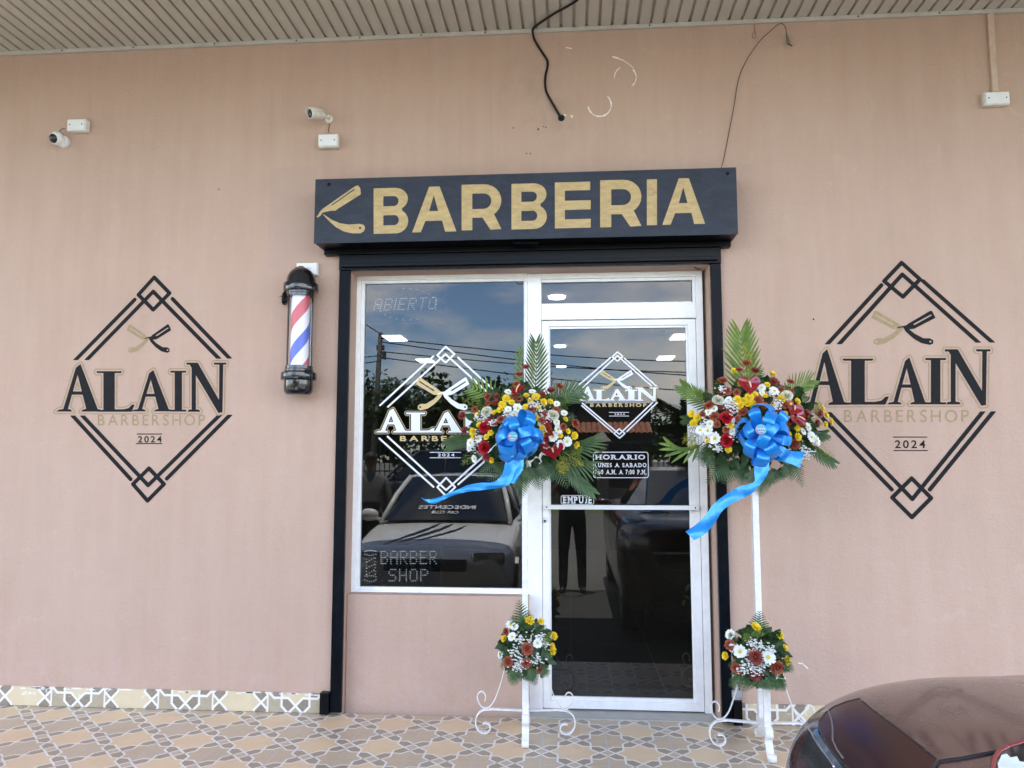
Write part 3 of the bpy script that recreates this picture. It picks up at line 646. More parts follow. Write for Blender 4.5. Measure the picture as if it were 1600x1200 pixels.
# ------------------------------------------------------------------ roller shutter sign box and its rails
def _arc(cx, cz, rx, rz, a0, a1, n=12): return [(cx+rx*cos(rad(a0+(a1-a0)*i/n)), cz+rz*sin(rad(a0+(a1-a0)*i/n))) for i in range(n+1)]
BLOCK = {   # hand painted block capitals in a unit box; 'c' cuts the counters
 'B': [('p', [(0, 1), (.62, 1)]+_arc(.62, .755, .37, .245, 90, -62)+[(.84, .53)]+_arc(.64, .265, .36, .265, 62, -90)+[(0, 0)]), ('c', [(.28, .60), (.58, .60)]+_arc(.58, .71, .14, .11, -90, 90)+[(.28, .82)]), ('c', [(.28, .18), (.60, .18)]+_arc(.60, .29, .13, .11, -90, 90)+[(.28, .40)])],
 'R': [('p', [(0, 1), (.56, 1)]+_arc(.56, .635, .44, .365, 90, -90)+[(.27, .27), (.27, 0), (0, 0)]), ('p', [(.50, .30), (.82, .33), (1.0, .01), (.73, .0)]), ('c', [(.27, .46), (.55, .46)]+_arc(.55, .63, .20, .17, -90, 90)+[(.27, .80)])],
 'A': [('p', [(.385, 1), (.62, 1), (1, 0), (.745, 0), (.68, .245), (.30, .245), (.195, 0), (0, 0)]), ('c', [(.49, .81), (.385, .46), (.59, .46)])],
 'E': [('p', [(0, 0), (1, 0), (1, .19), (.28, .19), (.28, .395), (1, .395), (1, .595), (.28, .595), (.28, .815), (.985, .815), (.985, 1), (0, 1)])],
 'I': [('p', [(0, 0), (1, 0), (1, 1), (0, 1)])]}
def shutter_sign():
    YS = -.20; x0 = (X_(492, 281, YS)+X_(491.5, 379, YS))/2; x1 = (X_(1150.5, 261, YS)+X_(1152.5, 364, YS))/2
    z1 = (Z_(492, 281, YS)+Z_(1151, 261.5, YS))/2; z0 = (Z_(492, 381, YS)+Z_(1152, 365.5, YS))/2
    sg = thing('shop_sign', 'long dark roller shutter box over the entrance lettered BARBERIA in gold', 'shop sign', ((x0+x1)/2, -.1, z0))
    mb = MB(); mb.box(x0, x1, YS+.004, -.001, z0+.004, z1); h = mb.build('shutter_housing', MAT['black_steel'], sg, bevel=.003)
    mb = MB(); mb.box(x0-.001, x1+.001, YS, YS+.0035, z0, z1+.002); mb.build('front_panel', MAT['slate'], sg, bevel=.001)
    mb = MB(); lx0 = X_(509, 400, -.02); lx1 = X_(1140.5, 391, -.02)
    mb.box(lx0, lx1, -.055, -.0015, z0-.028, z0+.003); mb.box(xPL0, xPR1, -.04, -.002, zO, z0-.0285); mb.box(xPL0+.02, xPR1-.02, -.062, -.0405, zO+.014, zO+.035)
    mb.build('shutter_curtain_end', MAT['black_steel'], sg, bevel=.002)
    q = P(822, 384, -.12); mb = MB(); mb.box(q.x-.075, q.x+.075, -.15, -.07, z0-.012, z0+.0035); mb.build('access_cover', MAT['post_steel'], sg, bevel=.003)
    for x, y in ((1137, 271), (514, 288)):
        q = P(x, y, YS); mb = MB(); mb.lathe([(.0001, -.004), (.008, -.0035), (.011, 0)], (q.x, YS, q.z), 12, axis='Y'); mb.build('rivet', MAT['black_steel'], sg)
    k = 350/1600
    boxes = [('B', 475, 722, 200, 525, 480), ('A', 750, 1066, 190, 514, 480), ('R', 1103, 1387, 174, 500, 480), ('B', 1459, 1712, 168, 494, 480), ('E', 215, 471, 158, 486, 820), ('R', 538, 833, 142, 478, 820), ('I', 872, 944, 138, 466, 820), ('A', 982, 1288, 131, 460, 820)]
    for ch, xa, xb, yt, yb, ox in boxes:
        mb = MB(); f = lambda x, y: (lambda q: (q.x, q.z))(P(ox+x*k, 250+y*k, YS)); d = (xb-xa)*.013
        bl, br, tr, tl = [Vector(q) for q in (f(xa, yb+d), f(xb, yb-d), f(xb, yt-d), f(xa, yt+d))]
        mp2 = lambda u, w: tuple(((bl*(1-u)+br*u)*(1-w)+(tl*(1-u)+tr*u)*w))
        band(mb, [(t_, [mp2(u, w) for u, w in pl]) for t_, pl in BLOCK[ch]], YS-.0012, .0026)
        mb.build('letter', MAT['gold'], sg, fix=False)
    f = lambda x, y: (lambda q: (q.x, q.z))(P(480+x*k, 250+y*k, YS))
    blade = [(85, 378), (110, 350), (345, 186), (365, 182), (380, 205), (384, 245), (215, 352), (205, 362), (170, 362), (112, 376)]
    tail = [(64, 405), (76, 396), (90, 376), (112, 372), (95, 398), (78, 412)]
    han = [(108, 384), (135, 400), (180, 430), (235, 452), (300, 462), (375, 456), (405, 464), (415, 485), (405, 510), (380, 524), (320, 524), (260, 510), (205, 480), (150, 430)]
    slit = [(172, 322), (336, 206), (344, 210), (180, 325)]
    hole = [(378+9*cos(a*pi/6), 486+9*sin(a*pi/6)) for a in range(12)]
    mb = MB(); band(mb, [('p', [f(*p) for p in q]) for q in (blade, tail, han)]+[('c', [f(*p) for p in q]) for q in (slit, hole)], YS-.0012, .0025)
    mb.build('razor_emblem', MAT['gold'], sg, fix=False)
    # guide rails
    for nm, a, b, lab, inn in (('guide_rail', xPL0, xPL1, 'black steel shutter rail left of the window', 1), ('guide_rail', xPR0, xPR1, 'black steel shutter rail right of the glass door', 0)):
        g = thing(nm, lab, 'shutter rail', ((a+b)/2, 0, 0), 'shutter rails beside the entrance')
        mb = MB(); mb.box(a, b, -.03, -.001, .012, zO-.0005)
        mb.build('rail_channel', MAT['post_steel'], g, bevel=.003)
        mb = MB()
        if inn: mb.box(a-.054, a-.0005, -.05, -.0005, .006, .125)
        else: mb.box(b+.0005, b+.048, -.05, -.0005, .006, .135)
        mb.build('floor_bracket', MAT['black_steel'], g, bevel=.003)
    # padlock on the right bracket
    x = xPR1+.022; zt = .1358
    pl = thing('padlock', 'grey padlock standing on the black bracket beside the right shutter rail', 'padlock', (x, -.025, zt))
    mb = MB(); mb.box(x-.026, x+.026, -.036, -.014, zt+.012, zt+.052); mb.box(x-.02, x+.02, -.034, -.016, zt, zt+.0115); mb.build('lock_body', pm('padlock_grey', (.33, .35, .36), .4), pl, bevel=.004)
    mb = MB(); mb.tube([(x-.017, -.025, zt+.052), (x-.017, -.025, zt+.12)]+[(x-.017*cos(a), -.025, zt+.12+.017*sin(a)) for a in [rad(i) for i in range(20, 180, 20)]]+[(x+.017, -.025, zt+.12), (x+.017, -.025, zt+.052)], .0045); mb.build('shackle', MAT['steel'], pl, smooth=True)
shutter_sign()

# ------------------------------------------------------------------ small fixtures on the wall
def fixtures():
    def jbox(lab, x0, x1, yt, yb, depth, mat, name='junction_box'):
        Y = -depth; a, b = P(x0, yb, Y), P(x1, yt, Y); c = thing(name, lab, 'junction box', ((a.x+b.x)/2, -depth/2, a.z), 'junction boxes on the wall')
        mb = MB(); mb.box(a.x, b.x, Y+.006, -.0008, a.z, b.z); mb.build('box_body', mat, c, bevel=.006, smooth=True, sharp=50)
        mb = MB(); i = .006; mb.box(a.x+i, b.x-i, Y, Y+.0055, a.z+i, b.z-i); mb.build('cover_plate', MAT['plastic_white'], c, bevel=.002)
        zc = (a.z+b.z)/2
        for x in (a.x+.022, b.x-.022): mb = MB(); mb.lathe([(.0001, -.002), (.004, -.0015), (.004, .001)], (x, Y, zc), 8, axis='Y'); mb.build('cover_screw', MAT['black_rubber'], c)
        return a, b
    jbox('clean white junction box above the round camera', 103, 133.5, 184.5, 204, .055, MAT['plastic_white'])
    jbox('yellowed white junction box with two black screws below the tube camera', 496, 528, 208, 229.5, .05, MAT['plastic_aged'])
    jbox('chipped white junction box at the end of the painted conduit', 1539.5, 1578.5, 141.5, 163.5, .045, MAT['plastic_aged'])
    # conduit
    xa, xb = X_(1546, 80, -.012), X_(1556, 80, -.012)
    c = thing('conduit', 'pink painted flat conduit running down from the soffit on the right', 'conduit', ((xa+xb)/2, 0, Z_(1556, 143, -.01)))
    mb = MB(); mb.box(xa, xb, -.018, -.0006, Z_(1556, 143, -.01)-.005, ZS-.001); mb.build('conduit_cover', pm('conduit_paint', (.56, .42, .32), .55, var=.12, scale=20), c, bevel=.003)
    # round camera
    q = P(95, 219, -.03); cm = thing('security_camera', 'white round dome camera with a black lens below a white box', 'camera', (q.x, 0, q.z))
    mb = MB(); mb.lathe([(.038, 0), (.040, -.012), (.037, -.03), (.030, -.04)], (q.x+.006, 0, q.z-.004), 28, axis='Y', cap=True); mb.build('camera_base', MAT['plastic_white'], cm, smooth=True, sharp=50)
    o = Vector((q.x-.010, -.052, q.z+.002)); dirn = Vector((-.10, -.92, -.36)).normalized()
    bm = bmesh.new(); bmesh.ops.create_uvsphere(bm, u_segments=28, v_segments=18, radius=.043); me = bpy.data.meshes.new('camera_ball'); bm.to_mesh(me); bm.free(); me.materials.append(MAT['plastic_white']); me.polygons.foreach_set('use_smooth', [True]*len(me.polygons))
    ob = bpy.data.objects.new('camera_ball', me); ob.matrix_world = Matrix.Translation(o); link(ob, cm); ob.matrix_basis = Matrix.Translation(o)
    mb = MB(); rot = dirn.to_track_quat('Z', 'Y').to_matrix()
    prof = [(.0001, .0485), (.012, .0478), (.023, .041), (.0285, .033)]
    b0 = MB(); b0.lathe(prof, (0, 0, 0), 24); mb.add([o+rot@Vector(v) for v in b0.v], b0.f); mb.build('camera_lens', MAT['plastic_dark'], cm, smooth=True)
    mb = MB(); mb.tube([P(102, 201, -.03), P(99, 201, -.03), P(95, 202.5, -.025), P(93.3, 205, -.02), P(95, 208, -.02), P(99, 211, -.012)], .0022); mb.build('camera_cable', MAT['black_rubber'], cm)
    # tube camera
    q = P(514, 185.5, -.004); cm = thing('security_camera', 'off-white tube camera on a wall bracket above the yellowed box', 'camera', (q.x, 0, q.z))
    mb = MB(); mb.lathe([(.026, 0), (.026, -.006), (.022, -.009), (.010, -.011), (.010, -.03)], (q.x, 0, q.z), 24, axis='Y', cap=True)
    mb.tube([(q.x, -.02, q.z), (q.x-.006, -.045, q.z), (q.x-.025, -.062, q.z)], .008); mb.build('mounting_bracket', MAT['plastic_aged'], cm, smooth=True, sharp=45)
    ax = Vector((-.55, -.78, -.30)).normalized(); c0 = Vector((q.x-.018, -.06, q.z+.004)); rot = ax.to_track_quat('Z', 'Y').to_matrix()
    def put(prof, mat, nm, n=28, off=Vector((0, 0, 0))):
        b0 = MB(); b0.lathe(prof, (0, 0, 0), n); mb = MB(); mb.add([c0+off+rot@Vector(v) for v in b0.v], b0.f); return mb.build(nm, mat, cm, smooth=True, sharp=40)
    put([(.0001, 0), (.022, .002), (.031, .012), (.031, .104), (.027, .106), (.0265, .094)], MAT['plastic_aged'], 'camera_tube')
    put([(.0001, .091), (.012, .093), (.0264, .095)], MAT['plastic_dark'], 'camera_lens')
    mb = MB(); up = rot.inverted() @ Vector((0, 0, 1)); a0 = math.atan2(up.y, up.x); pr = []
    for zz in (.012, .118):
        pr.append([c0+rot@Vector((.0355*cos(a0+rad(t)), .0355*sin(a0+rad(t)), zz-(abs(t)/90)*.016*(zz > .1))) for t in range(-78, 79, 12)])
    n = len(pr[0]); mb.add(pr[0]+pr[1], [(i, i+1, n+i+1, n+i) for i in range(n-1)]); o = mb.build('sun_shield', MAT['plastic_aged'], cm, smooth=True)
    md = o.modifiers.new('s', 'SOLIDIFY'); md.thickness = .003
    mb = MB(); mb.tube([P(515, 193, -.006), P(514, 200, -.006), P(513, 207, -.012)], .0018); mb.build('camera_cable', MAT['black_rubber'], cm)
    # wall outlet behind the barber pole
    Y = -.042; a, b = P(462, 430, Y), P(495.5, 410, Y); c = thing('power_outlet', 'white double power outlet box behind the top of the barber pole', 'power outlet', ((a.x+b.x)/2, 0, a.z))
    mb = MB(); mb.box(a.x, b.x, Y+.006, -.0008, a.z, b.z); mb.build('box_body', MAT['plastic_white'], c, bevel=.004)
    mb = MB(); mb.box(a.x+.003, b.x-.006, Y, Y+.0055, a.z+.004, b.z-.002); mb.build('cover_plate', MAT['plastic_white'], c, bevel=.002)
    for k in (.30, .62):
        cx = a.x+(b.x-a.x)*k; zc = (a.z+b.z)/2; mb = MB(); mb.box(cx-.019, cx+.019, Y-.0022, Y-.0002, zc-.015, zc+.015)
        s = mb.build('socket', MAT['plastic_white'], c, bevel=.002); mb = MB()
        for dz in (-.006, .006): mb.box(cx-.008, cx+.001, Y-.0030, Y-.0023, zc+dz-.0012, zc+dz+.0012)
        mb.lathe([(.0001, -.0009), (.003, -.0008), (.003, 0)], (cx+.009, Y-.0022, zc), 8, axis='Y'); mb.build('socket_slots', MAT['black_rubber'], s)
    # cable from the soffit into the wall
    c = thing('black_cable', 'thick black cable drooping from the soffit into a hole in the wall', 'cable', tuple(P(877, 184, 0)))
    mb = MB(); zc = ZS+.016
    pts = [PZ(945, -40, zc), PZ(902, 0, zc), PZ(868, 20, zc-.002), PZ(842, 37, zc-.006), P(833, 45, -.035), P(832.5, 52, -.02), P(835, 62, -.012), P(842, 74, -.010), P(850, 86, -.010), P(855.5, 96, -.010), P(855, 106, -.010), P(852.5, 117, -.010), P(851.5, 130, -.010), P(853.5, 143, -.010), P(859, 154, -.012), P(867, 168, -.014), P(873, 178, -.012), P(877, 185, .004)]
    mb.tube(smooth_path(pts, 4), .0072, 10); mb.build('cable', MAT['black_rubber'], c, smooth=True)
    c = thing('thin_wire', 'thin black wire looping from the soffit down to the sign, with a frayed connector', 'wire', tuple(P(1128, 262, -.01)))
    pts = [P(1127, 263, -.05), P(1131, 247, -.02), P(1138, 212, -.012), P(1147, 165, -.012), P(1153, 128, -.012), P(1160, 107, -.012), P(1172, 85, -.015), P(1188, 63, -.02), P(1202, 50, -.03), P(1215, 39, -.035), P(1222, 37, -.035), P(1227, 43, -.03), P(1229, 52, -.03)]
    mb = MB(); mb.tube(smooth_path(pts, 4), .0021, 6); mb.build('wire', MAT['black_rubber'], c)
    mb = MB(); mb.tube([P(1228.5, 49, -.03), P(1230, 58, -.03), P(1232.5, 69, -.03)], [.003, .008, .010], 8, 0); mb.tube([P(1232, 67, -.03), P(1234, 70, -.03), P(1238, 72, -.03)], .003, 6, 1); mb.build('connector', [pm('grey_tape', (.16, .15, .13), .7), MAT['black_rubber']], c)
    mb = MB(); mb.tube(smooth_path([P(1180, 36, -.01), P(1178.5, 42, -.01), P(1179.5, 48, -.01), P(1181, 56, -.01), P(1178, 60, -.01), P(1175.5, 57, -.01), P(1177, 50, -.01)], 3), .0013, 6)
    h = thing('wire_hook', 'tiny dark wire loop hanging from the soffit trim', 'wire', tuple(P(1178, 40, -.01))); mb.build('hook_wire', pm('dark_wire', (.10, .07, .05), .6), h)
def smooth_path(pts, k):
    pts = [Vector(p) for p in pts]; out = []
    for i in range(len(pts)-1):
        p0, p1, p2, p3 = pts[max(i-1, 0)], pts[i], pts[i+1], pts[min(i+2, len(pts)-1)]
        for j in range(k):
            t = j/k; out.append(.5*((2*p1)+(p2-p0)*t+(2*p0-5*p1+4*p2-p3)*t*t+(3*p1-p0-3*p2+p3)*t**3))
    return out+[pts[-1]]
fixtures()

# ------------------------------------------------------------------ barber pole
def barber_pole():
    YC = -.115; q = P(468, 520, YC); cx = (X_(472, 445, YC)+X_(465, 590, YC))/2+.001
    z = lambda y: Z_(469, y, YC)
    pole = thing('barber_pole', 'wall mounted barber pole with red, white and blue stripes and black caps', 'barber pole', (cx, YC, z(617)))
    zt, zb = z(463), z(573)
    t = NT("spiral_stripes"); x, y, zz = t.xyz(); an = t.m('DIVIDE', t.m('ARCTAN2', t.m('SUBTRACT', y, YC), t.m('SUBTRACT', x, cx)), 2*pi)
    ph = t.m('FRACT', t.m('ADD', t.m('SUBTRACT', t.m('DIVIDE', t.m('SUBTRACT', zz, zb), .40), an), .475))
    red = t.m('LESS_THAN', t.m('ABSOLUTE', t.m('SUBTRACT', ph, .5)), .125); blu = t.m('GREATER_THAN', t.m('ABSOLUTE', t.m('SUBTRACT', ph, .5)), .385)
    c = t.mix(red, (.82, .82, .85), (.62, .12, .15)); c = t.mix(blu, c, (.11, .16, .60)); stripes = t.principled(c, .35)
    mb = MB(); mb.lathe([(.053, zb), (.053, zt)], (cx, YC, 0), 40); mb.build('striped_cylinder', stripes, pole, smooth=True)
    mb = MB(); mb.lathe([(.0745, zb), (.0745, zt)], (cx, YC, 0), 40); mb.build('clear_tube', MAT['clear_plastic'], pole, smooth=True)
    bp = pm('black_gloss', (.010, .010, .012), .12, var=.2, coat=.6)
    mb = MB(); f0, f1 = z(455.5), z(444); top = z(419)+.006
    pr = [(.060, zt-.004), (.080, zt-.002), (.080, z(460)), (.084, z(459.5)), (.084, z(457)), (.101, f0-.002), (.103, f0+.006), (.103, f1-.006), (.100, f1), (.088, f1+.002)]
    for k in range(0, 9):
        a = rad(k*11); pr.append((.086*cos(a), f1+.012+(top-f1-.012)*sin(a)))
    pr.append((.0001, top)); mb.lathe(pr, (cx, YC, 0), 48); mb.build('top_cap', bp, pole, smooth=True, sharp=35)
    mb = MB(); g1, g0 = z(583.5), z(594.5); bot = z(617)-.004
    pr = [(.060, zb+.004), (.080, zb+.002), (.080, z(577)), (.084, z(578)), (.085, z(581)), (.101, g1+.003), (.103, g1-.003), (.103, g0+.006), (.100, g0), (.084, g0-.003), (.084, bot+.035), (.080, bot+.018), (.068, bot+.005), (.045, bot), (.0001, bot)]
    mb.lathe(pr, (cx, YC, 0), 48); mb.build('bottom_cap', bp, pole, smooth=True, sharp=35)
    mb = MB(); mb.box(cx-.03, cx+.03, YC+.07, -.001, zb+.02, zt-.02); mb.box(cx-.05, cx+.05, YC+.06, -.001, z(455), z(446)); mb.box(cx-.05, cx+.05, YC+.06, -.001, z(594), z(584)); mb.build('wall_bracket', MAT['black_steel'], pole)
    # coiled flex and the plug
    mb = MB(); w = P(444, 466, -.03); pts = []
    for k in range(70):
        a = k*.55; pts.append(w+Vector((.012*cos(a)+.004*sin(a*.31), -.008*sin(a*.7), .034*sin(a)+.006*sin(a*.23))))
    mb.tube(pts, .0032, 6); mb.tube([w+Vector((-.004, -.004, -.03)), w+Vector((0, -.004, .03))], .010, 8); mb.tube([w+Vector((-.03, 0, .012)), w+Vector((.01, 0, .012))], .002, 6); mb.build('coiled_flex', MAT['black_rubber'], pole, smooth=True)
    mb = MB(); a = P(471, 419, -.06); mb.box(a.x-.013, a.x+.013, -.075, -.0425, a.z-.012, a.z+.010); mb.tube(smooth_path([a+Vector((-.01, -.01, .004)), P(464, 417.5, -.08), P(460.5, 420, -.10), P(459, 424, -.11)], 4), .003, 8); mb.build('plug', MAT['black_rubber'], pole)
barber_pole()

# ------------------------------------------------------------------ LED signs hanging inside the window
FONT57 = {'A': "01110 10001 10001 11111 10001 10001 10001", 'B': "11110 10001 10001 11110 10001 10001 11110", 'I': "1 1 1 1 1 1 1", 'E': "11111 10000 10000 11110 10000 10000 11111", 'R': "11110 10001 10001 11110 10100 10010 10001", 'T': "11111 00100 00100 00100 00100 00100 00100", 'O': "01110 10001 10001 10001 10001 10001 01110", 'S': "01111 10000 10000 01110 00001 00001 11110", 'H': "10001 10001 10001 11111 10001 10001 10001", 'P': "11110 10001 10001 11110 10000 10000 10000"}
def led_signs():
    YL = .235; led = emit('led_white', (1, 1, 1), .6)
    t = NT("led_board"); bo = t.n("ShaderNodeBsdfTransparent"); bo.inputs[0].default_value = (.75, .76, .8, 1); d = t.principled((.30, .36, .46), .4); ms = t.n("ShaderNodeMixShader"); ms.inputs[0].default_value = .55
    t.t.links.new(bo.outputs[0], ms.inputs[1]); t.t.links.new(t.p.outputs[0], ms.inputs[2]); t.t.links.new(ms.outputs[0], t.out.inputs[0]); board = t.mat
    edge = pm('board_edge', (.55, .60, .68), .3)
    def sign(name, lab, x0, x1, yt, yb, dots, r):
        a, b = P(x0, yb, YL), P(x1, yt, YL); s = thing(name, lab, 'LED sign', ((a.x+b.x)/2, YL, a.z))
        mb = MB(); mb.box(a.x+.008, b.x-.008, YL, YL+.005, a.z+.008, b.z-.008); mb.build('sign_board', board, s)
        mb = MB(); frame_profile(mb, a.x, b.x, a.z, b.z, (.0075, .0075, .0075, .0075), YL-.003, YL+.012); mb.build('board_edge', edge, s)
        mb = MB()
        for x, y in dots:
            q = P(x, y, YL); mb.lathe([(.0001, -.004), (r*.8, -.003), (r, 0)], (q.x, YL-.0005, q.z), 8, axis='Y')
        mb.build('led_dots', led, s)
    def text(txt, x0, x1, yt, yb, sl=0.0, shear=0.0):
        cols = []; cx = 0
        for ch in txt:
            rows = FONT57[ch].split()
            for j, r in enumerate(rows):
                for i, c in enumerate(r):
                    if c == '1': cols.append((cx+i, j))
            cx += len(rows[0])+1.4
        w = cx-2.4
        return [(x0+(x1-x0)*c/w+shear*(6-j)/6, yt+(yb-yt)*j/6+sl*c/w) for c, j in cols]
    dots = text('ABIERTO', 584, 679, 468, 485, -3, 4)
    for k in range(26):
        a = 2*pi*k/26
        if 1.9 < a < 2.9 or 5.1 < a < 5.9: continue
        dots.append((636+46*cos(a), 475.5-24.5*sin(a)))
    sign('led_sign', 'clear LED sign reading ABIERTO in the upper corner of the window', 572, 697.5, 443, 507.5, dots, .0021)
    dots = text('BARBER', 595.5, 681.5, 861.5, 880.5)+text('SHOP', 608, 668, 890, 907.5)
    for k in range(11): dots += [(570+k*1.75, 861.5-1.5*sin(k*pi/10)), (570+k*1.75, 866+1.8*sin(k*pi/10)), (570+k*1.75, 901-1.5*sin(k*pi/10)), (570+k*1.75, 906+2.6*sin(k*pi/10))][::1 if k % 2 == 0 else 4]
    for k in range(6): dots += [(572.5, 873.5+k*4.9), (586.2, 872.5+k*4.9)]
    for k in range(3):
        for j in range(4): dots.append((573.5+j*3.6, 878-j*2.1+k*9.6))
    sign('led_sign', 'dark LED sign reading BARBER SHOP in the lower corner of the window', 564, 690, 853, 917, dots, .0023)
    # ceiling lamps of the room, seen through the glass
    lamp = emit('lamp_panel', (1, .98, .95), 3.2); zc = 2.848
    spec = [('panel', 617, 528, .42, 'square ceiling panel lamp seen through the window near the top of the emblem'), ('panel', 665, 563.5, .42, 'square ceiling panel lamp seen behind the window emblem\'s upper left line'), ('disc', 870, 463, .075, 'round ceiling lamp seen through the transom light'), ('disc', 875, 540, .075, 'round ceiling lamp seen at the upper left of the door glass'), ('disc', 877, 572, .075, 'round ceiling lamp seen lowest at the left of the door glass'), ('panel', 1064, 526, .42, 'square ceiling panel lamp cut off by the right edge of the door glass'), ('panel', 1040, 559, .42, 'square ceiling panel lamp seen right of the door emblem')]
    for kind, x, y, s, lab in spec:
        q = PZ(x, y, zc); t = thing('ceiling_lamp', lab, 'ceiling lamp', tuple(q), 'ceiling lamps in the shop')
        mb = MB()
        if kind == 'panel': mb.box(q.x-s*.25, q.x+s*.25, q.y-s*.45, q.y+s*.45, zc-.01, zc); mb.build('diffuser', lamp, t)
        else: mb.lathe([(.0001, zc-.02), (s*.95, zc-.018), (s, zc)], (q.x, q.y, 0), 28); mb.build('diffuser', lamp, t)
    q = PZ(1030, 515.5, zc); t = thing('ceiling_camera', 'small white dome on the shop ceiling seen through the door', 'dome camera', tuple(q)); mb = MB(); mb.lathe([(.0001, zc-.09), (.06, zc-.07), (.085, zc-.02), (.09, zc)], (q.x, q.y, 0), 24); mb.build('dome', pm('dome_white', (.8, .8, .8), .3), t, smooth=True)
led_signs()

# ------------------------------------------------------------------ flowers and foliage
leafm('palm_green', (.085, .155, .022), (.20, .31, .05), .45, 14)
leafm('palm_dark', (.030, .075, .016), (.07, .14, .03), .42, 14, .15)
leafm('fern_green', (.030, .072, .020), (.075, .14, .04), .5, 30, .15)
leafm('leaf_green', (.016, .045, .012), (.045, .095, .024), .38, 30, .12)
leafm('golden_green', (.26, .30, .030), (.50, .48, .055), .6, 60, .25)
leafm('lime_green', (.13, .20, .028), (.27, .34, .06), .6, 60, .25)
def radial_mat(name, c0, c1, r0, r1, rough=.55, var=.15, trans=.15):
    t = NT(name); co = t.coord(); x, y, z = t.xyz(co); r = t.m('SQRT', t.m('ADD', t.m('MULTIPLY', x, x), t.m('MULTIPLY', y, y)))
    c = t.mix(t.ramp(r, r0, r1), c0, c1); c = t.mix(t.m('MULTIPLY', t.ramp(t.noise(60, 3), .35, .7), var), c, [v*.55 for v in c1])
    m = t.principled(c, rough); tr = t.n("ShaderNodeBsdfTranslucent"); t.set(tr.inputs[0], c); ms = t.n("ShaderNodeMixShader"); ms.inputs[0].default_value = trans
    t.t.links.new(t.p.outputs[0], ms.inputs[1]); t.t.links.new(tr.outputs[0], ms.inputs[2]); t.t.links.new(ms.outputs[0], t.out.inputs[0]); MAT[name] = m; return m
radial_mat('rust_petal', (.20, .025, .012), (.48, .13, .055), .006, .024)
radial_mat('maroon_petal', (.16, .012, .012), (.30, .05, .03), .006, .024)
radial_mat('yellow_petal', (.82, .52, .010), (.92, .72, .03), .004, .02)
radial_mat('white_petal', (.80, .80, .66), (.88, .89, .87), .004, .02, var=.05)
radial_mat('cream_petal', (.72, .70, .44), (.86, .86, .72), .0, .03, var=.08)
radial_mat('red_petal', (.42, .006, .012), (.62, .012, .030), .0, .03, var=.3)
pm('daisy_centre', (.55, .48, .03), .8, var=.3, scale=300)
pm('rust_centre', (.16, .03, .012), .8, var=.3, scale=300)
pm('spathe_red', (.23, .006, .014), .16, var=.25, scale=45, coat=.5)
pm('spadix', (.80, .58, .34), .6, var=.1)
pm('stem', (.10, .17, .045), .6)
pm('baby_white', (.86, .87, .84), .7, var=.03)
def satin():
    t = NT("blue_satin"); nz = t.ramp(t.noise(9, 3), .3, .7); c = t.mix(nz, (.006, .27, .78), (.014, .35, .90))
    m = t.principled(c, .24, .30, spec=.9, sheen=.2, bump=t.noise(26, 3, .5, stretch=(1, 1, .35)), bump_d=.008, bump_s=.6); tr = t.n("ShaderNodeBsdfTranslucent"); t.set(tr.inputs[0], c); ms = t.n("ShaderNodeMixShader"); ms.inputs[0].default_value = .22
    t.p.inputs['Anisotropic'].default_value = .5
    t.t.links.new(t.p.outputs[0], ms.inputs[1]); t.t.links.new(tr.outputs[0], ms.inputs[2]); t.t.links.new(ms.outputs[0], t.out.inputs[0]); MAT['satin'] = m
satin()

def petals(mb, n, r0, r1, w, lift, curl, tw=0.0, m=0, jit=.12, a0=0.0):
    for k in range(n):
        a = a0+2*pi*k/n+rng.uniform(-jit, jit); L = r1*rng.uniform(.88, 1.06); ca, sa = cos(a), sin(a); l2 = lift*rng.uniform(.7, 1.3); prof = ((0, .55), (.35, .95), (.72, 1.0), (.93, .7), (1, .25)); vs = []
        for t, ww in prof:
            r = r0+(L-r0)*t; z = l2*sin(t*pi*.5)+curl*t*t; h = w*ww*.5
            for s in (-1, 0, 1):
                zz = z+(-.12*w if s == 0 else 0)+tw*s*t
                vs.append((r*ca-s*h*sa, r*sa+s*h*ca, zz))
        fs = []
        for i in range(4):
            for j in range(2): fs.append((3*i+j, 3*i+j+1, 3*i+j+4, 3*i+j+3))
        mb.add(vs, fs, m)
def dome(mb, r, h, m=0, n=10):
    mb.lathe([(.0002, h)]+[(r*sin(a), h*cos(a)) for a in (.4, .8, 1.2, pi/2)], (0, 0, 0), n, m)
FL = {}
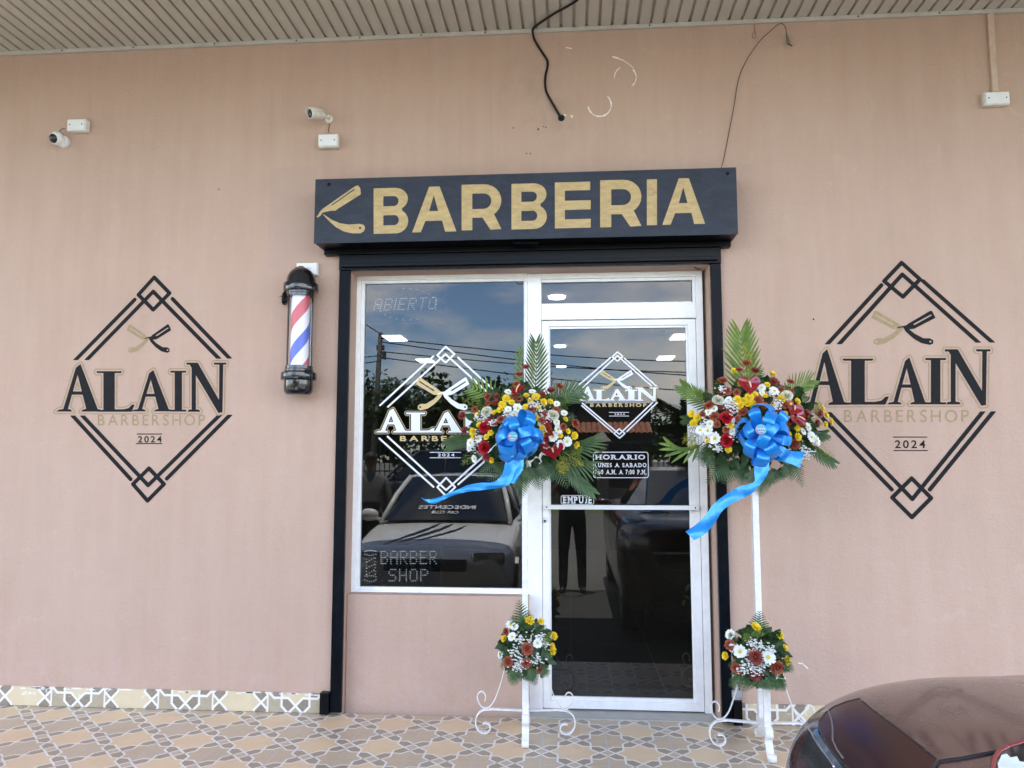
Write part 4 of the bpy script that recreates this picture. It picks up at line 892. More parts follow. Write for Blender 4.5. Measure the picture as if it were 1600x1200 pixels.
def protos():
    def reg(key, nm, mb, mats, cen=None, cmat=None):
        cm = None
        if cen: cm = (cen[0], cen[1].mesh(cen[0], cmat, True))
        FL[key] = (nm, mb.mesh(nm, mats, True), cm)
    for v in range(2):
        mb = MB(); petals(mb, 16, .004, .0265, .0090, .004, -.003+.003*v); petals(mb, 13, .004, .0235, .0085, .006, -.001, a0=.2)
        c = MB(); dome(c, .0068, .0062, n=12); reg(('white', v), 'white_daisy', mb, MAT['white_petal'], ('flower_centre', c), MAT['daisy_centre'])
        mb = MB(); petals(mb, 14, .003, .0225, .0088, .006, -.002+.003*v); petals(mb, 12, .003, .019, .0085, .009, .001, a0=.2); petals(mb, 9, .002, .0135, .007, .010, .003, a0=.4)
        c = MB(); dome(c, .0048, .0095, n=10); reg(('yellow', v), 'yellow_daisy', mb, MAT['yellow_petal'], ('flower_centre', c), MAT['daisy_centre'])
        for key, mt in (('rust', 'rust_petal'), ('maroon', 'maroon_petal')):
            mb = MB(); petals(mb, 20, .003, .0250, .0062, .004, -.004+.004*v); petals(mb, 17, .003, .0215, .006, .008, -.001, a0=.2); petals(mb, 14, .002, .016, .0055, .011, .002, a0=.1)
            c = MB(); dome(c, .0058, .0105, n=10); reg((key, v), 'rust_chrysanthemum', mb, MAT[mt], ('flower_centre', c), MAT['rust_centre'])
        for key, mt, nm in (('cream', 'cream_petal', 'white_carnation'), ('red', 'red_petal', 'red_carnation')):
            mb = MB()
            for lay in range(6):
                n = (15, 14, 12, 10, 8, 6)[lay]; el = rad(5+lay*14.5)
                for k in range(n):
                    a = 2*pi*k/n+lay*.4+rng.uniform(-.15, .15); R = .033*(1-.05*lay)*rng.uniform(.9, 1.06); d = Vector((cos(a)*cos(el), sin(a)*cos(el), sin(el)*.9)); u = Vector((-sin(a), cos(a), 0)); w = d.cross(u); u = (u+w*rng.uniform(-.5, .5)).normalized(); w = d.cross(u); vs = []; ne = 7
                    for i, t in enumerate((.25, .65, 1.0)):
                        for j in range(ne):
                            s = (j/(ne-1)-.5)*2; ruff = (.0035*(1 if j % 2 else -1))*t*t*rng.uniform(.5, 1.2)
                            vs.append(d*(R*t*(1-.10*s*s)+(.0025*(1 if j % 2 else -1) if i == 2 else 0))+u*(s*.0125*(.35+.75*t))+w*ruff)
                    mb.add(vs, [(i*ne+j, i*ne+j+1, (i+1)*ne+j+1, (i+1)*ne+j) for i in range(2) for j in range(ne-1)])
            petals(mb, 7, .001, .015, .012, .022, -.004, .004, jit=.4); petals(mb, 5, .001, .010, .012, .027, -.004, -.004, jit=.5); dome(mb, .012, .022, 0, 10); reg((key, v), nm, mb, MAT[mt])
        mb = MB(); nr, na = 7, 40; vs = [(0, .018, .004)]
        for i in range(1, nr+1):
            f = i/nr
            for k in range(na):
                a = 2*pi*k/na; x = .0042*16*sin(a)**3; y = .0042*(13*cos(a)-5*cos(2*a)-2*cos(3*a)-cos(4*a))
                x *= f; y = .018+(y-.018)*f; z = .010*f*f+.0030*f*sin(a*6+.6*v)*(1 if f < .99 else .4)+.006*abs(x)/.06
                vs.append((x, y, z))
        fs = [(0, 1+k, 1+(k+1) % na) for k in range(na)]+[(1+i*na+k, 1+(i+1)*na+k, 1+(i+1)*na+(k+1) % na, 1+i*na+(k+1) % na) for i in range(nr-1) for k in range(na)]
        mb.add(vs, fs); c = MB(); pts = [(0, .020, .004), (0, .012, .018), (0, -.002, .030), (0, -.020, .038), (0, -.032, .040)]; c.tube(pts, [.0045, .0052, .005, .0042, .002], 8)
        reg(('anth', v), 'red_anthurium', mb, MAT['spathe_red'], ('spadix', c), MAT['spadix'])
protos()
def add_flower(key, pos, nrm, parent, size=1.0, roll=None):
    nm, me, cen = FL[(key, rng.randrange(2))]
    o = bpy.data.objects.new(nm, me); link(o, parent)
    q = Vector(nrm).normalized().to_track_quat('Z', 'Y'); r = Quaternion((0, 0, 1), rng.uniform(0, 2*pi) if roll is None else roll)
    M = Matrix.Translation(pos) @ (q @ r).to_matrix().to_4x4() @ Matrix.Scale(size, 4); o.matrix_basis = M
    if cen:
        c = bpy.data.objects.new(cen[0], cen[1]); COL.objects.link(c); c.parent = o
    return o
def frond(base, tip, side, n, leaf, width, bow=.12, ang=42, droop=.15, sides=(1, 1), t0=.12, facing=Vector((0, -1, 0))):
    """a palm frond: curved rachis with folded leaflets to both sides"""
    mb = MB(); base, tip = Vector(base), Vector(tip); ax = tip-base; Lr = ax.length; a = ax.normalized(); s = a.cross(facing).normalized()
    path = [base+ax*t+s*(bow*Lr*4*t*(1-t)*side)+facing*(.10*Lr*t*t) for t in [i/14 for i in range(15)]]
    mb.tube(path, [.0035*(1-.75*i/14) for i in range(15)], 5)
    def at(t):
        f = t*14; i = min(int(f), 13); return path[i].lerp(path[i+1], f-i), (path[i+1]-path[i]).normalized()
    for sd, on in zip((-1, 1), sides):
        if not on: continue
        for k in range(n):
            t = t0+(1-t0)*(k+.3)/n; p, tg = at(t); sv = tg.cross(facing).normalized()*sd
            an = rad(ang)*(1.15-.55*t); d = tg*cos(an)+sv*sin(an); d = (d+facing*rng.uniform(-.06, .14)).normalized()
            ll = leaf*(.62+.9*t-1.05*t*t*t)*rng.uniform(.93, 1.05); w = width*rng.uniform(.85, 1.1); wv = d.cross(facing).normalized(); nf = d.cross(wv); vs = []
            for tt, ww in ((0, .35), (.15, .95), (.5, 1), (.8, .7), (1, .06)):
                c = p+d*(ll*tt)-Vector((0, 0, 1))*(droop*ll*tt*tt)
                vs += [c-wv*(w*ww*.5), c+nf*(w*ww*.22), c+wv*(w*ww*.5)]
            mb.add(vs, [(3*i+j, 3*i+j+1, 3*i+j+4, 3*i+j+3) for i in range(4) for j in range(2)])
    return mb
def fern(base, tip, wid, n=11, facing=Vector((0, -1, 0)), droop=.1):
    mb = MB(); base, tip = Vector(base), Vector(tip); ax = tip-base; a = ax.normalized(); s = a.cross(facing).normalized(); Lr = ax.length
    path = [base+ax*t+facing*(.05*Lr*sin(t*pi))-Vector((0, 0, droop*Lr*t*t)) for t in [i/10 for i in range(11)]]
    mb.tube(path, [.002*(1-.7*i/10) for i in range(11)], 5)
    for sd in (-1, 1):
        for k in range(n):
            t = .14+.86*(k+.4*(sd > 0))/n; f = min(t, .999)*10; i = int(f); p = path[i].lerp(path[i+1], f-i); tg = (path[i+1]-path[i]).normalized()
            sv = tg.cross(facing).normalized()*sd; d = (tg*.55+sv*.85+facing*rng.uniform(-.15, .2)).normalized(); ll = wid*(1.02-t)**.8*rng.uniform(.9, 1.08)+.004; wv = (d.cross(facing)).normalized(); w = ll*.25; nt_ = 6; vs = []; fs = []
            for j in range(nt_+1):     # toothed pinna
                tt = j/nt_; c = p+d*(ll*tt)-Vector((0, 0, .15*ll*tt*tt)); h = w*.5*(1-tt)**.6*(1.0 if j % 2 else .62)+.0003; fw = d*(ll*.05 if j % 2 else 0)
                vs += [c-wv*h+fw, c, c+wv*h+fw]
            for j in range(nt_):
                for q in range(2): fs.append((3*j+q, 3*j+q+1, 3*j+q+4, 3*j+q+3))
            mb.add(vs, fs)
    return mb
def spray(base, tip, wid, n=150, leaf=.008, facing=Vector((0, -1, 0))):
    """feathery golden spray: fine stems covered in tiny bracts"""
    mb = MB(); base, tip = Vector(base), Vector(tip); ax = tip-base; a = ax.normalized(); s = a.cross(facing).normalized()
    mb.tube([base, base.lerp(tip, .5), tip], [.0018, .0013, .0006], 5); br = []
    for k in range(9):
        t = .25+.7*k/9; sd = 1 if k % 2 else -1; p = base.lerp(tip, t); d = (a*.8+s*sd*.8+facing*rng.uniform(-.2, .4)).normalized(); e = p+d*wid*(1.15-t); br.append((p, e)); mb.tube([p, e], [.001, .0005], 4)
    br += [(base.lerp(tip, .4), tip)]*2
    for k in range(n):
        p, e = br[rng.randrange(len(br))]; c = p.lerp(e, rng.uniform(.1, 1.04)); u = Vector((rng.gauss(0, 1), rng.gauss(0, 1), rng.gauss(0, 1))).normalized(); w = u.orthogonal().normalized(); l = leaf*rng.uniform(.6, 1.3); c = c+u*.003
        mb.add([c-w*l*.22, c+u*l*.5-w*l*.3, c+u*l, c+u*l*.5+w*l*.3], [(0, 1, 2, 3)])
    return mb
def babys_breath(c, r, n=34, base=None):
    mb = MB(); c = Vector(c); base = base or c+Vector((0, .06, -.05))
    for k in range(n):
        p = c+Vector((rng.gauss(0, r*.6), rng.gauss(-.004, .010), rng.gauss(0, r*.5))); q = rng.uniform(.0024, .0052)
        if k % 3 == 0: mb.tube([base.lerp(c, .5)+Vector((rng.uniform(-.01, .01), 0, 0)), p], .0006, 4, 1, False)
        for (dx, dy, dz) in ((0, 0, 0), (.8, -.3, .3), (-.6, -.3, .6)):
            o = p+Vector((dx, dy, dz))*q; s = q*rng.uniform(.55, .9); vs = [o+Vector(v)*s for v in ((1,0,0),(-1,0,0),(0,1,0),(0,-1,0),(0,0,1),(0,0,-1))]
            mb.add(vs, [(0,2,4),(2,1,4),(1,3,4),(3,0,4),(2,0,5),(1,2,5),(3,1,5),(0,3,5)])
    return mb
def leaf_mass(c, rx, rz, n, size, depth=.05, m=0):
    mb = MB(); c = Vector(c)
    for k in range(n):
        a = rng.uniform(0, 2*pi); r = sqrt(rng.random()); o = c+Vector((rx*r*cos(a), rng.uniform(-depth, depth), rz*r*sin(a)))
        d = (Vector((cos(a), rng.uniform(-.9, .1), sin(a)))*.8+Vector((rng.gauss(0, .5), rng.gauss(-.2, .4), rng.gauss(0, .5)))).normalized(); w = d.cross(Vector((0, -1, .3))).normalized(); nn = d.cross(w); l = size*rng.uniform(.6, 1.25); vs = []
        for t, h in ((0, .08), (.3, .30), (.6, .27), (1, .01)):
            q = o+d*l*t-Vector((0, 0, .12*l*t*t)); vs += [q-w*l*h, q+nn*l*h*.35, q+w*l*h]
        mb.add(vs, [(3*i+j, 3*i+j+1, 3*i+j+4, 3*i+j+3) for i in range(3) for j in range(2)], m)
    return mb

def ribbon_strip(pa, pb, Ya, Yb, parent, name='ribbon_tail'):
    n = len(pa); A = smooth_path([P(x, y, Ya+(Yb-Ya)*i/(n-1)) for i, (x, y) in enumerate(pa)], 5); B = smooth_path([P(x, y, Ya+(Yb-Ya)*i/(n-1)+.006*sin(i*1.7)) for i, (x, y) in enumerate(pb)], 5)
    mb = MB(); m = 4
    for i in range(len(A)):
        for j in range(m+1):
            t = j/m; q = A[i].lerp(B[i], t)+Vector((0, -.006*sin(pi*t)*sin(i*.35), 0)); mb.v.append(tuple(q))
    for i in range(len(A)-1):
        for j in range(m): b = i*(m+1)+j; mb.f.append((b, b+1, b+m+2, b+m+1)); mb.m.append(0)
    return mb.build(name, MAT['satin'], parent, smooth=True, fix=False)
def make_bow(c, R, parent, seed, tails, sticker_px, Yk):
    r = random.Random(seed); c = Vector(c); fw = Vector((0, -1, 0))
    mb = MB(); bm_ = MB(); bm_.lathe([(.0001, .02), (.016, .014), (.02, 0), (.016, -.014), (.0001, -.02)], c+Vector((0, .01, 0)), 12, axis='Y'); bow = bm_.build('ribbon_bow', MAT['satin'], parent, smooth=True)
    loops = []
    for k in range(9): loops.append((2*pi*k/9+r.uniform(-.3, .3), rad(6+r.uniform(-8, 16)), r.uniform(.85, 1.12)))
    for k in range(5): loops.append((2*pi*k/5+.3+r.uniform(-.35, .35), rad(36+r.uniform(-14, 10)), r.uniform(.8, 1.05)))
    for k in range(2): loops.append((2*pi*k/2+.6+r.uniform(-.4, .4), rad(62+r.uniform(-10, 10)), .78))
    for a, el, ls in loops:
        d = Vector((cos(a)*cos(el)*.95, -sin(el), sin(a)*cos(el)*1.12)); tw = r.uniform(-.95, .95)
        n0 = fw-d*fw.dot(d); n0 = n0.normalized() if n0.length > .05 else Vector((0, 0, 1)); n0 = Quaternion(d, tw) @ n0; wv = d.cross(n0)
        l = R*ls*r.uniform(.9, 1.08); w = .054*r.uniform(.9, 1.1); mb = MB(); m = 22; q = 4
        for i in range(m+1):
            t = i/m; al = l*(sin(pi*t)**.75); lat = .40*l*sin(2*pi*t)*(.5+.5*sin(pi*t)); ww = w*(.30+.70*min(1, sin(pi*t)*1.5))
            for j in range(q+1):
                s = j/q-.5; cup = -.10*w*(4*s*s)*sin(pi*t)
                mb.v.append(tuple(c+d*(al+cup)+n0*lat+wv*(ww*s)))
        for i in range(m):
            for j in range(q): b = i*(q+1)+j; mb.f.append((b, b+1, b+q+2, b+q+1)); mb.m.append(0)
        mb.build('ribbon_loop', MAT['satin'], bow, smooth=True, fix=False)
    for pa, pb, ya, yb in tails: ribbon_strip(pa, pb, Yk+ya, Yk+yb, bow)
    # round teal sticker
    t = NT("teal_sticker"); co = t.coord(); x, y, z = t.xyz(co); q = P(sticker_px[0], sticker_px[1], Yk-.115)
    f = t.ramp(t.m('ADD', t.m('MULTIPLY', t.m('SUBTRACT', x, q.x), .8), t.m('SUBTRACT', z, q.z)), -.03, .03); cc = t.mix(f, (.30, .10, .28), (.01, .36, .42)); cc = t.mix(t.ramp(t.noise(45, 3), .45, .7), cc, (.05, .42, .40))
    mb = MB(); nn = Vector((-.1, -1, .15)).normalized(); rot = nn.to_track_quat('Z', 'Y').to_matrix(); b0 = MB(); b0.lathe([(.0001, .001), (.025, .001), (.026, 0), (.025, -.001)], (0, 0, 0), 28); mb.add([q+rot@Vector(v) for v in b0.v], b0.f)
    st = mb.build('sticker', t.principled(cc, .25), bow)
    mb = MB(); pts = [q+rot@Vector((-.019+.0032*i, .004*sin(i*2.2)+.003, .0018)) for i in range(13)]; mb.tube(pts, .0011, 4); pts = [q+rot@Vector((-.012+.003*i, -.010+.003*sin(i*2.6), .0018)) for i in range(9)]; mb.tube(pts, .0008, 4); mb.build('sticker_script', MAT['vinyl_white'], st)
    return bow

def arrangement(label, Y, ctr, rad_px, fl, fronds, ferns, sprays, breath, group, bow=None, mass=None, depth=.16):
    c = P(ctr[0], ctr[1], Y); k = (Y+D)/1200/.985; R = rad_px*k
    root = thing('flower_arrangement', label, 'flower arrangement', tuple(c), group)
    def pos(x, y, extra=0.0):
        q = P(x, y, Y); r = min(1, (Vector((q.x-c.x, q.z-c.z)).length)/R); yy = Y-depth*(1-r*r)-.02-extra; p = P(x, y, yy)
        n = Vector((q.x-c.x, 0, q.z-c.z))/R; return p, Vector((n.x*.9, -1+.25*r, n.z*.75+.28))
    if mass:
        mb = leaf_mass(c+Vector((0, -depth*.10, R*.02)), R*mass[0]*(.92 if bow else .88), R*mass[1]*(.9 if bow else .92), mass[2], mass[3]*(.8 if bow else .82), depth*.45); mb.build('filler_leaves', MAT['leaf_green'], root, smooth=True, fix=False)
    for b, t, side, n, leaf, w, ang, mt, kw in fronds:
        mb = frond(P(*b, Y+.01), P(*t, Y+kw.pop('dy', .0)), side, n, leaf, w, ang=ang, **kw); mb.build('palm_frond', MAT[mt], root, smooth=True, fix=False)
    for b, t, w, dy in ferns:
        for rep_ in range(1):
            jx, jy = (0, 0) if rep_ == 0 else (rng.uniform(-9, 9), rng.uniform(-10, 2)); mb = fern(P(*b, Y+dy+.03), P(t[0]+jx, t[1]+jy, Y+dy+.03*rep_), w*(1-.15*rep_)); mb.build('fern_frond', MAT['fern_green'], root, smooth=True, fix=False)
    if bow:
        for kk in range(22):
            a = 2*pi*kk/22+rng.uniform(-.1, .1); f = rng.uniform(.72, .98); B_ = (ctr[0]+rad_px*.45*cos(a), ctr[1]-rad_px*.40*sin(a)); T_ = (ctr[0]+rad_px*f*.93*cos(a), ctr[1]-rad_px*f*.80*sin(a))
            if sin(a) < -.15: continue
            if kk % 3: mb = fern(P(*B_, Y+.02), P(*T_, Y+rng.uniform(-.06, .02)), rng.uniform(.04, .06)); mb.build('fern_frond', MAT['fern_green'], root, smooth=True, fix=False)
            else: mb = spray(P(*B_, Y-.03), P(*T_, Y-.05), .05, 170); mb.build('golden_spray', MAT['lime_green'], root, fix=False)
    for b, t, w, mt, dy in sprays:
        mb = spray(P(*b, Y+dy), P(*t, Y+dy-.02), w); mb.build('golden_spray', MAT[mt], root, fix=False)
    for x, y, r in breath:
        p, n = pos(x, y); mb = babys_breath(p, r*k); mb.build('babys_breath', [MAT['baby_white'], MAT['stem']], root, fix=False)
    if bow:
        taken = [(e[0], e[1]) for l in fl.values() for e in l]; fl = {a_: list(b_) for a_, b_ in fl.items()}
        for key, cnt in (('rust', 7), ('yellow', 8), ('white', 7), ('maroon', 4)):
            done = 0
            for _ in range(400):
                a, f = rng.uniform(-.5, pi+.5), rng.uniform(.25, .72); x, y = ctr[0]+rad_px*f*cos(a)*.95, ctr[1]-rad_px*f*sin(a)*.75
                if min(math.hypot(x-u, y-v) for u, v in taken) > 9.5 and math.hypot(x-bow['c'][0], y-bow['c'][1]) > 38: fl[key].append((x, y, .8)); taken.append((x, y)); done += 1
                if done == cnt: break
    cc = c+Vector((0, .02, -R*.15)); st = MB()
    for key, lst in fl.items():
        for e in lst:
            x, y = e[0], e[1]; p, n = pos(x, y, .012 if key in ('anth',) else 0.0); n = n+Vector((rng.gauss(0, .22), 0, rng.gauss(0, .2)))
            if key == 'anth':
                nv = Vector(e[3]); o = add_flower('anth', p, nv, root, e[2], e[4])
            else: add_flower(key, p, n, root, (e[2] if len(e) > 2 else 1.0)*rng.uniform(.92, 1.08))
            st.tube([p-n.normalized()*.003, p.lerp(cc, .35)+Vector((0, .02, 0)), p.lerp(cc, .8)], .0014, 5, 0, False)
    st.build('flower_stems', MAT['stem'], root)
    if bow: make_bow(P(bow['c'][0], bow['c'][1], Y+bow['dy']), bow['R'], root, bow['seed'], bow['tails'], bow['sticker'], Y+bow['dy'])
    return root

def all_flowers():
    V = lambda x, y, ox=650, oy=530, s=.225: (ox+x*s, oy+y*s)
    A = dict(
        rust=[(822, 574, .95), (812, 585), (762, 620), (742, 640, .8), (783, 655), (829, 640), (875, 604), (869, 641, .9), (880, 667), (899, 662, 1.15), (807, 600, .9)],
        maroon=[(775, 629, .85), (722, 649), (726, 672), (861, 610), (760, 714), (744, 683, .7)],
        yellow=[(791, 623, 1.15), (785, 633, 1.1), (782, 641), (773, 645, .8), (800, 629, .8), (837, 621, 1.1), (828, 627, .9), (849, 629, .95), (841, 637, .7), (837, 653), (821, 636, .8), (740, 675, 1.1), (767, 676, .75), (769, 719, .8), (887, 674, .8), (897, 681, 1.1), (900, 695, 1.05), (875, 681, .8), (749, 664, .8), (741, 682, .8)],
        cream=[(761, 644, .98), (864, 649, 1.0)],
        white=[(809, 638, 1.1), (803, 648, .9), (872, 671), (864, 682, 1.1), (876, 695, 1.1), (886, 690, 1.1), (735, 692, 1.05), (741, 717, .8), (748, 686, .8), (733, 700, .8)],
        red=[(758, 667, 1.0), (757, 699, 1.05)],
        anth=[(811, 611, .75, (-.5, -.55, .8), 2.6), (856, 672, .80, (-.75, -1, .05), 1.0), (864, 706, .90, (-.1, -1, .7), .25), (851, 692, .5, (-.3, -1, .3), .5)])
    fr = [((831, 642), (838, 535), .25, 15, .125, .0115, 40, 'palm_dark', dict(droop=.02)), ((826, 632), (818, 548), -.5, 11, .085, .013, 46, 'palm_green', dict(sides=(1, 0), droop=.05)),
          ((862, 672), (910, 612), -1.3, 19, .125, .0095, 56, 'palm_dark', dict(bow=.22, droop=.05)), ((790, 660), (738, 606), .9, 12, .115, .0125, 62, 'palm_green', dict(bow=.15, droop=.0)),
          ((752, 690), (704, 694), .6, 13, .10, .011, 32, 'palm_dark', dict(droop=.1)), ((868, 700), (930, 688), .8, 9, .14, .0125, 32, 'palm_dark', dict(droop=.12)), ((868, 710), (926, 726), .7, 9, .125, .0115, 36, 'palm_dark', dict(droop=.25)), ((875, 715), (925, 768), .4, 13, .10, .012, 30, 'palm_dark', dict(droop=.1))]
    fe = [((800, 722), (762, 748), .075, -.02), ((800, 730), (772, 764), .06, 0), ((815, 730), (814, 775), .075, .0), ((835, 725), (843, 762), .075, -.03), ((848, 722), (866, 748), .07, -.04), ((856, 715), (888, 757), .075, -.02), ((850, 715), (852, 748), .06, -.05), ((780, 715), (745, 742), .06, -.02), ((826, 726), (826, 752), .06, -.03), ((775, 660), (745, 655), .05, 0), ((870, 700), (905, 705), .06, -.02)]
    sp = [((830, 620), (834, 548), .035, 'lime_green', -.03), ((862, 648), (885, 622), .06, 'lime_green', -.05), ((868, 655), (880, 640), .06, 'lime_green', -.06), ((772, 655), (722, 622), .075, 'lime_green', -.02), ((765, 650), (735, 640), .07, 'lime_green', -.04), ((752, 700), (722, 725), .06, 'lime_green', -.04), ((872, 705), (886, 735), .06, 'golden_green', -.06), ((880, 705), (912, 728), .06, 'golden_green', -.05), ((890, 715), (910, 700), .04, 'lime_green', -.05), ((868, 716), (880, 740), .04, 'golden_green', -.07), ((800, 650), (796, 646), .05, 'lime_green', -.1), ((745, 668), (748, 660), .05, 'golden_green', -.05)]
    bb = [(794, 648, 9), (750, 652, 9), (845, 644, 10), (855, 655, 8), (749, 684, 10), (849, 694, 5), (739, 700, 7), (760, 655, 8), (832, 632, 6), (770, 662, 6)]
    t1 = ([(797, 712), (790, 722), (786, 738), (780, 747), (770, 753.5), (750, 754.5), (730, 758), (715, 765), (698, 771), (690, 775), (679, 778.6), (666, 780), (658.5, 777.5)], [(812, 712), (811, 722), (804.5, 738), (797, 755), (788, 760.5), (765, 764.5), (742, 767), (728, 769), (712, 773), (699, 778), (680, 786.5), (667, 784.5), (659, 778.5)], -.02, -.06)
    t2 = ([(806, 712), (810, 722), (806, 736), (797.5, 755)], [(820, 710), (818.5, 718), (817, 733), (804.5, 755.5)], -.012, -.03)
    arrangement('left flower arrangement with blue bow, its ribbon sweeping left across the window', -.30, (815, 668), 108, A, fr, fe, sp, bb, 'large flower arrangements on tall stands', dict(c=(810, 684), R=.130, seed=5, tails=[t1, t2], sticker=(801, 682), dy=-.21), (.72, .58, 380, .072))
    B = dict(
        rust=[(1166, 568), (1155, 578, .9), (1129, 595, 1.15), (1137, 611), (1108, 633, 1.1), (1098, 648, .95), (1116, 650, 1.15), (1161, 644, 1.2), (1184, 626, 1.25), (1194, 634, .9), (1235, 597, .95), (1235, 612, .9), (1225, 631, 1.1), (1281, 646)],
        maroon=[(1180, 579, .95), (1209, 596, .95), (1217, 646), (1260, 646, 1.0), (1276, 661), (1242, 694, 1.1)],
        yellow=[(1147, 580, .85), (1206, 585, 1.1), (1171, 621, 1.1), (1152, 625, 1.0), (1156, 634, 1.1), (1169, 631, 1.1), (1176, 632), (1195, 619, .8), (1221, 623, 1.1), (1230, 629, 1.1), (1081, 647, 1.0), (1090, 653, 1.1), (1084, 662, 1.0), (1142, 664, .85), (1138, 703, .9), (1246, 683, 1.05), (1284, 638, .9), (1290, 649, .9), (1297, 659, 1.0), (1289, 663, .8), (1227, 646, .7), (1209, 635, .6), (1163, 626, .8)],
        cream=[(1122, 626, .95), (1229, 619, 1.05)],
        white=[(1106, 673, 1.15), (1117, 685, 1.25), (1094, 672, 1.0), (1190, 606, 1.0), (1210, 611, 1.1), (1263, 668, 1.05), (1268, 683, 1.25), (1276, 689, 1.1), (1207, 614, .8), (1190, 614, .8)],
        red=[(1135, 653, 1.1), (1136, 688, 1.1)],
        anth=[(1170, 601, .84, (.05, -1, .25), 0.0), (1239, 638, .70, (.3, -1, .3), -.5), (1247, 655, .78, (.45, -1, .5), .5)])
    fr = [((1174, 660), (1154, 521), -.15, 15, .185, .0165, 40, 'palm_green', dict(droop=.0, bow=.06)), ((1130, 640), (1064, 604), -.4, 14, .10, .011, 40, 'palm_green', dict(droop=.05)), ((1102, 688), (1042, 692), -1.2, 6, .115, .017, 26, 'palm_green', dict(droop=.08, bow=.2, sides=(1, 1))), ((1222, 645), (1264, 594), -.9, 15, .105, .0088, 50, 'palm_green', dict(droop=.0, bow=.14)), ((1258, 690), (1300, 722), .3, 10, .075, .010, 32, 'palm_dark', dict()), ((1100, 660), (1068, 655), .3, 8, .06, .010, 38, 'palm_dark', dict()), ((1262, 680), (1288, 678), .4, 7, .06, .013, 40, 'palm_dark', dict())]
    fe = [((1140, 715), (1104, 750), .085, -.02), ((1150, 715), (1130, 752), .085, -.03), ((1120, 700), (1085, 712), .07, 0), ((1165, 725), (1158, 755), .075, -.02), ((1190, 730), (1188, 772), .085, .0), ((1180, 730), (1172, 760), .07, -.03), ((1205, 730), (1214, 752), .06, 0), ((1225, 720), (1238, 748), .055, -.02), ((1235, 715), (1254, 757), .055, -.01), ((1115, 705), (1095, 725), .07, -.03), ((1220, 728), (1222, 748), .05, 0), ((1130, 640), (1105, 618), .055, .0), ((1200, 730), (1190, 765), .06, .02)]
    sp = [((1170, 600), (1164, 536), .055, 'golden_green', -.04), ((1168, 590), (1176, 545), .05, 'golden_green', -.04), ((1128, 630), (1118, 596), .055, 'lime_green', -.03), ((1118, 630), (1094, 606), .06, 'lime_green', -.03), ((1095, 672), (1066, 690), .05, 'golden_green', -.03), ((1090, 680), (1076, 698), .045, 'golden_green', -.04), ((1262, 692), (1302, 716), .07, 'lime_green', -.03), ((1250, 640), (1256, 612), .045, 'lime_green', -.01), ((1246, 672), (1250, 664), .05, 'golden_green', -.07), ((1130, 668), (1122, 660), .06, 'golden_green', -.07), ((1276, 650), (1278, 628), .03, 'golden_green', -.03)]
    bb = [(1138, 632, 10), (1144, 640, 8), (1105, 688, 10), (1120, 700, 9), (1262, 703, 9), (1209, 640, 7), (1146, 662, 8), (1100, 662, 8), (1256, 712, 7), (1146, 680, 7), (1128, 610, 7), (1215, 632, 6)]
    t1 = ([(1180, 712), (1178.7, 722), (1178.7, 740), (1179, 752), (1168, 757), (1153, 761), (1132, 773.8), (1114.5, 788), (1103, 804), (1088, 819), (1071, 830.7)], [(1204, 712), (1202, 720), (1201, 735), (1195, 748), (1180, 766), (1168, 775), (1146.6, 785), (1129, 798), (1117.5, 816), (1103, 833.6), (1085, 844)], -.02, -.08)
    t2 = ([(1205, 690), (1216, 697), (1234, 704), (1257, 706)], [(1203, 712), (1211, 719), (1231, 723), (1250, 731)], -.03, -.03)
    arrangement('right flower arrangement with blue bow, beside the painted wall emblem', -.41, (1180, 662), 122, B, fr, fe, sp, bb, 'large flower arrangements on tall stands', dict(c=(1192, 680), R=.136, seed=21, tails=[t1, t2], sticker=(1189, 671), dy=-.21), (.70, .58, 380, .075))
    A = dict(yellow=[(827, 970, 1.3), (845, 971, .85), (788, 998, 1.0), (865, 994, 1.05), (863, 1017, 1.1), (862, 1010, .8)], rust=[(791, 987, 1.0), (824, 1014, 1.35), (794, 1034, 1.25), (823, 1036, 1.2), (844, 1047, .9)], white=[(798, 976, 1.0), (800, 995, .95), (840, 1005, .95), (782, 1023, .9), (804, 980, .8)])
    fe = [((820, 992), (811, 930), .085, -.05), ((826, 990), (826, 948), .055, -.05), ((812, 992), (800, 958), .05, -.05), ((806, 1012), (784, 985), .05, -.05), ((840, 1020), (866, 1010), .05, -.05), ((806, 1030), (782, 1040), .055, -.06), ((808, 1040), (800, 1068), .06, -.08), ((828, 1040), (837, 1068), .05, -.08), ((842, 1040), (858, 1052), .05, -.08), ((800, 1030), (780, 1008), .05, -.06), ((838, 1005), (852, 972), .05, -.05), ((826, 1045), (826, 1062), .05, -.08), ((846, 1010), (862, 1030), .05, -.07)]
    bb = [(815, 1000, 9), (806, 1018, 8), (837, 1030, 10), (845, 996, 7), (812, 1036, 8), (808, 1043, 7), (852, 1006, 6)]
    arrangement('small round posy low on the left stand, in front of the door jamb', -.40, (824, 1012), 48, A, [], fe, [((850, 1010), (858, 990), .03, 'lime_green', -.1)], bb, 'small posies at the foot of the stands', None, (.80, .78, 170, .062), .10)
    A = dict(yellow=[(1181, 981, 1.3), (1218, 993, 1.0), (1226, 1013, .85), (1229, 1032, 1.2), (1134, 1025, 1.0)], rust=[(1141, 1008, 1.2), (1151, 1044, 1.3), (1214, 1043, 1.4)], maroon=[(1181, 1027, 1.4), (1181, 1055, 1.2)], white=[(1141, 991, 1.1), (1156, 1018, 1.25), (1200, 1027, 1.45), (1217, 1058, 1.2), (1144, 1012, .8)])
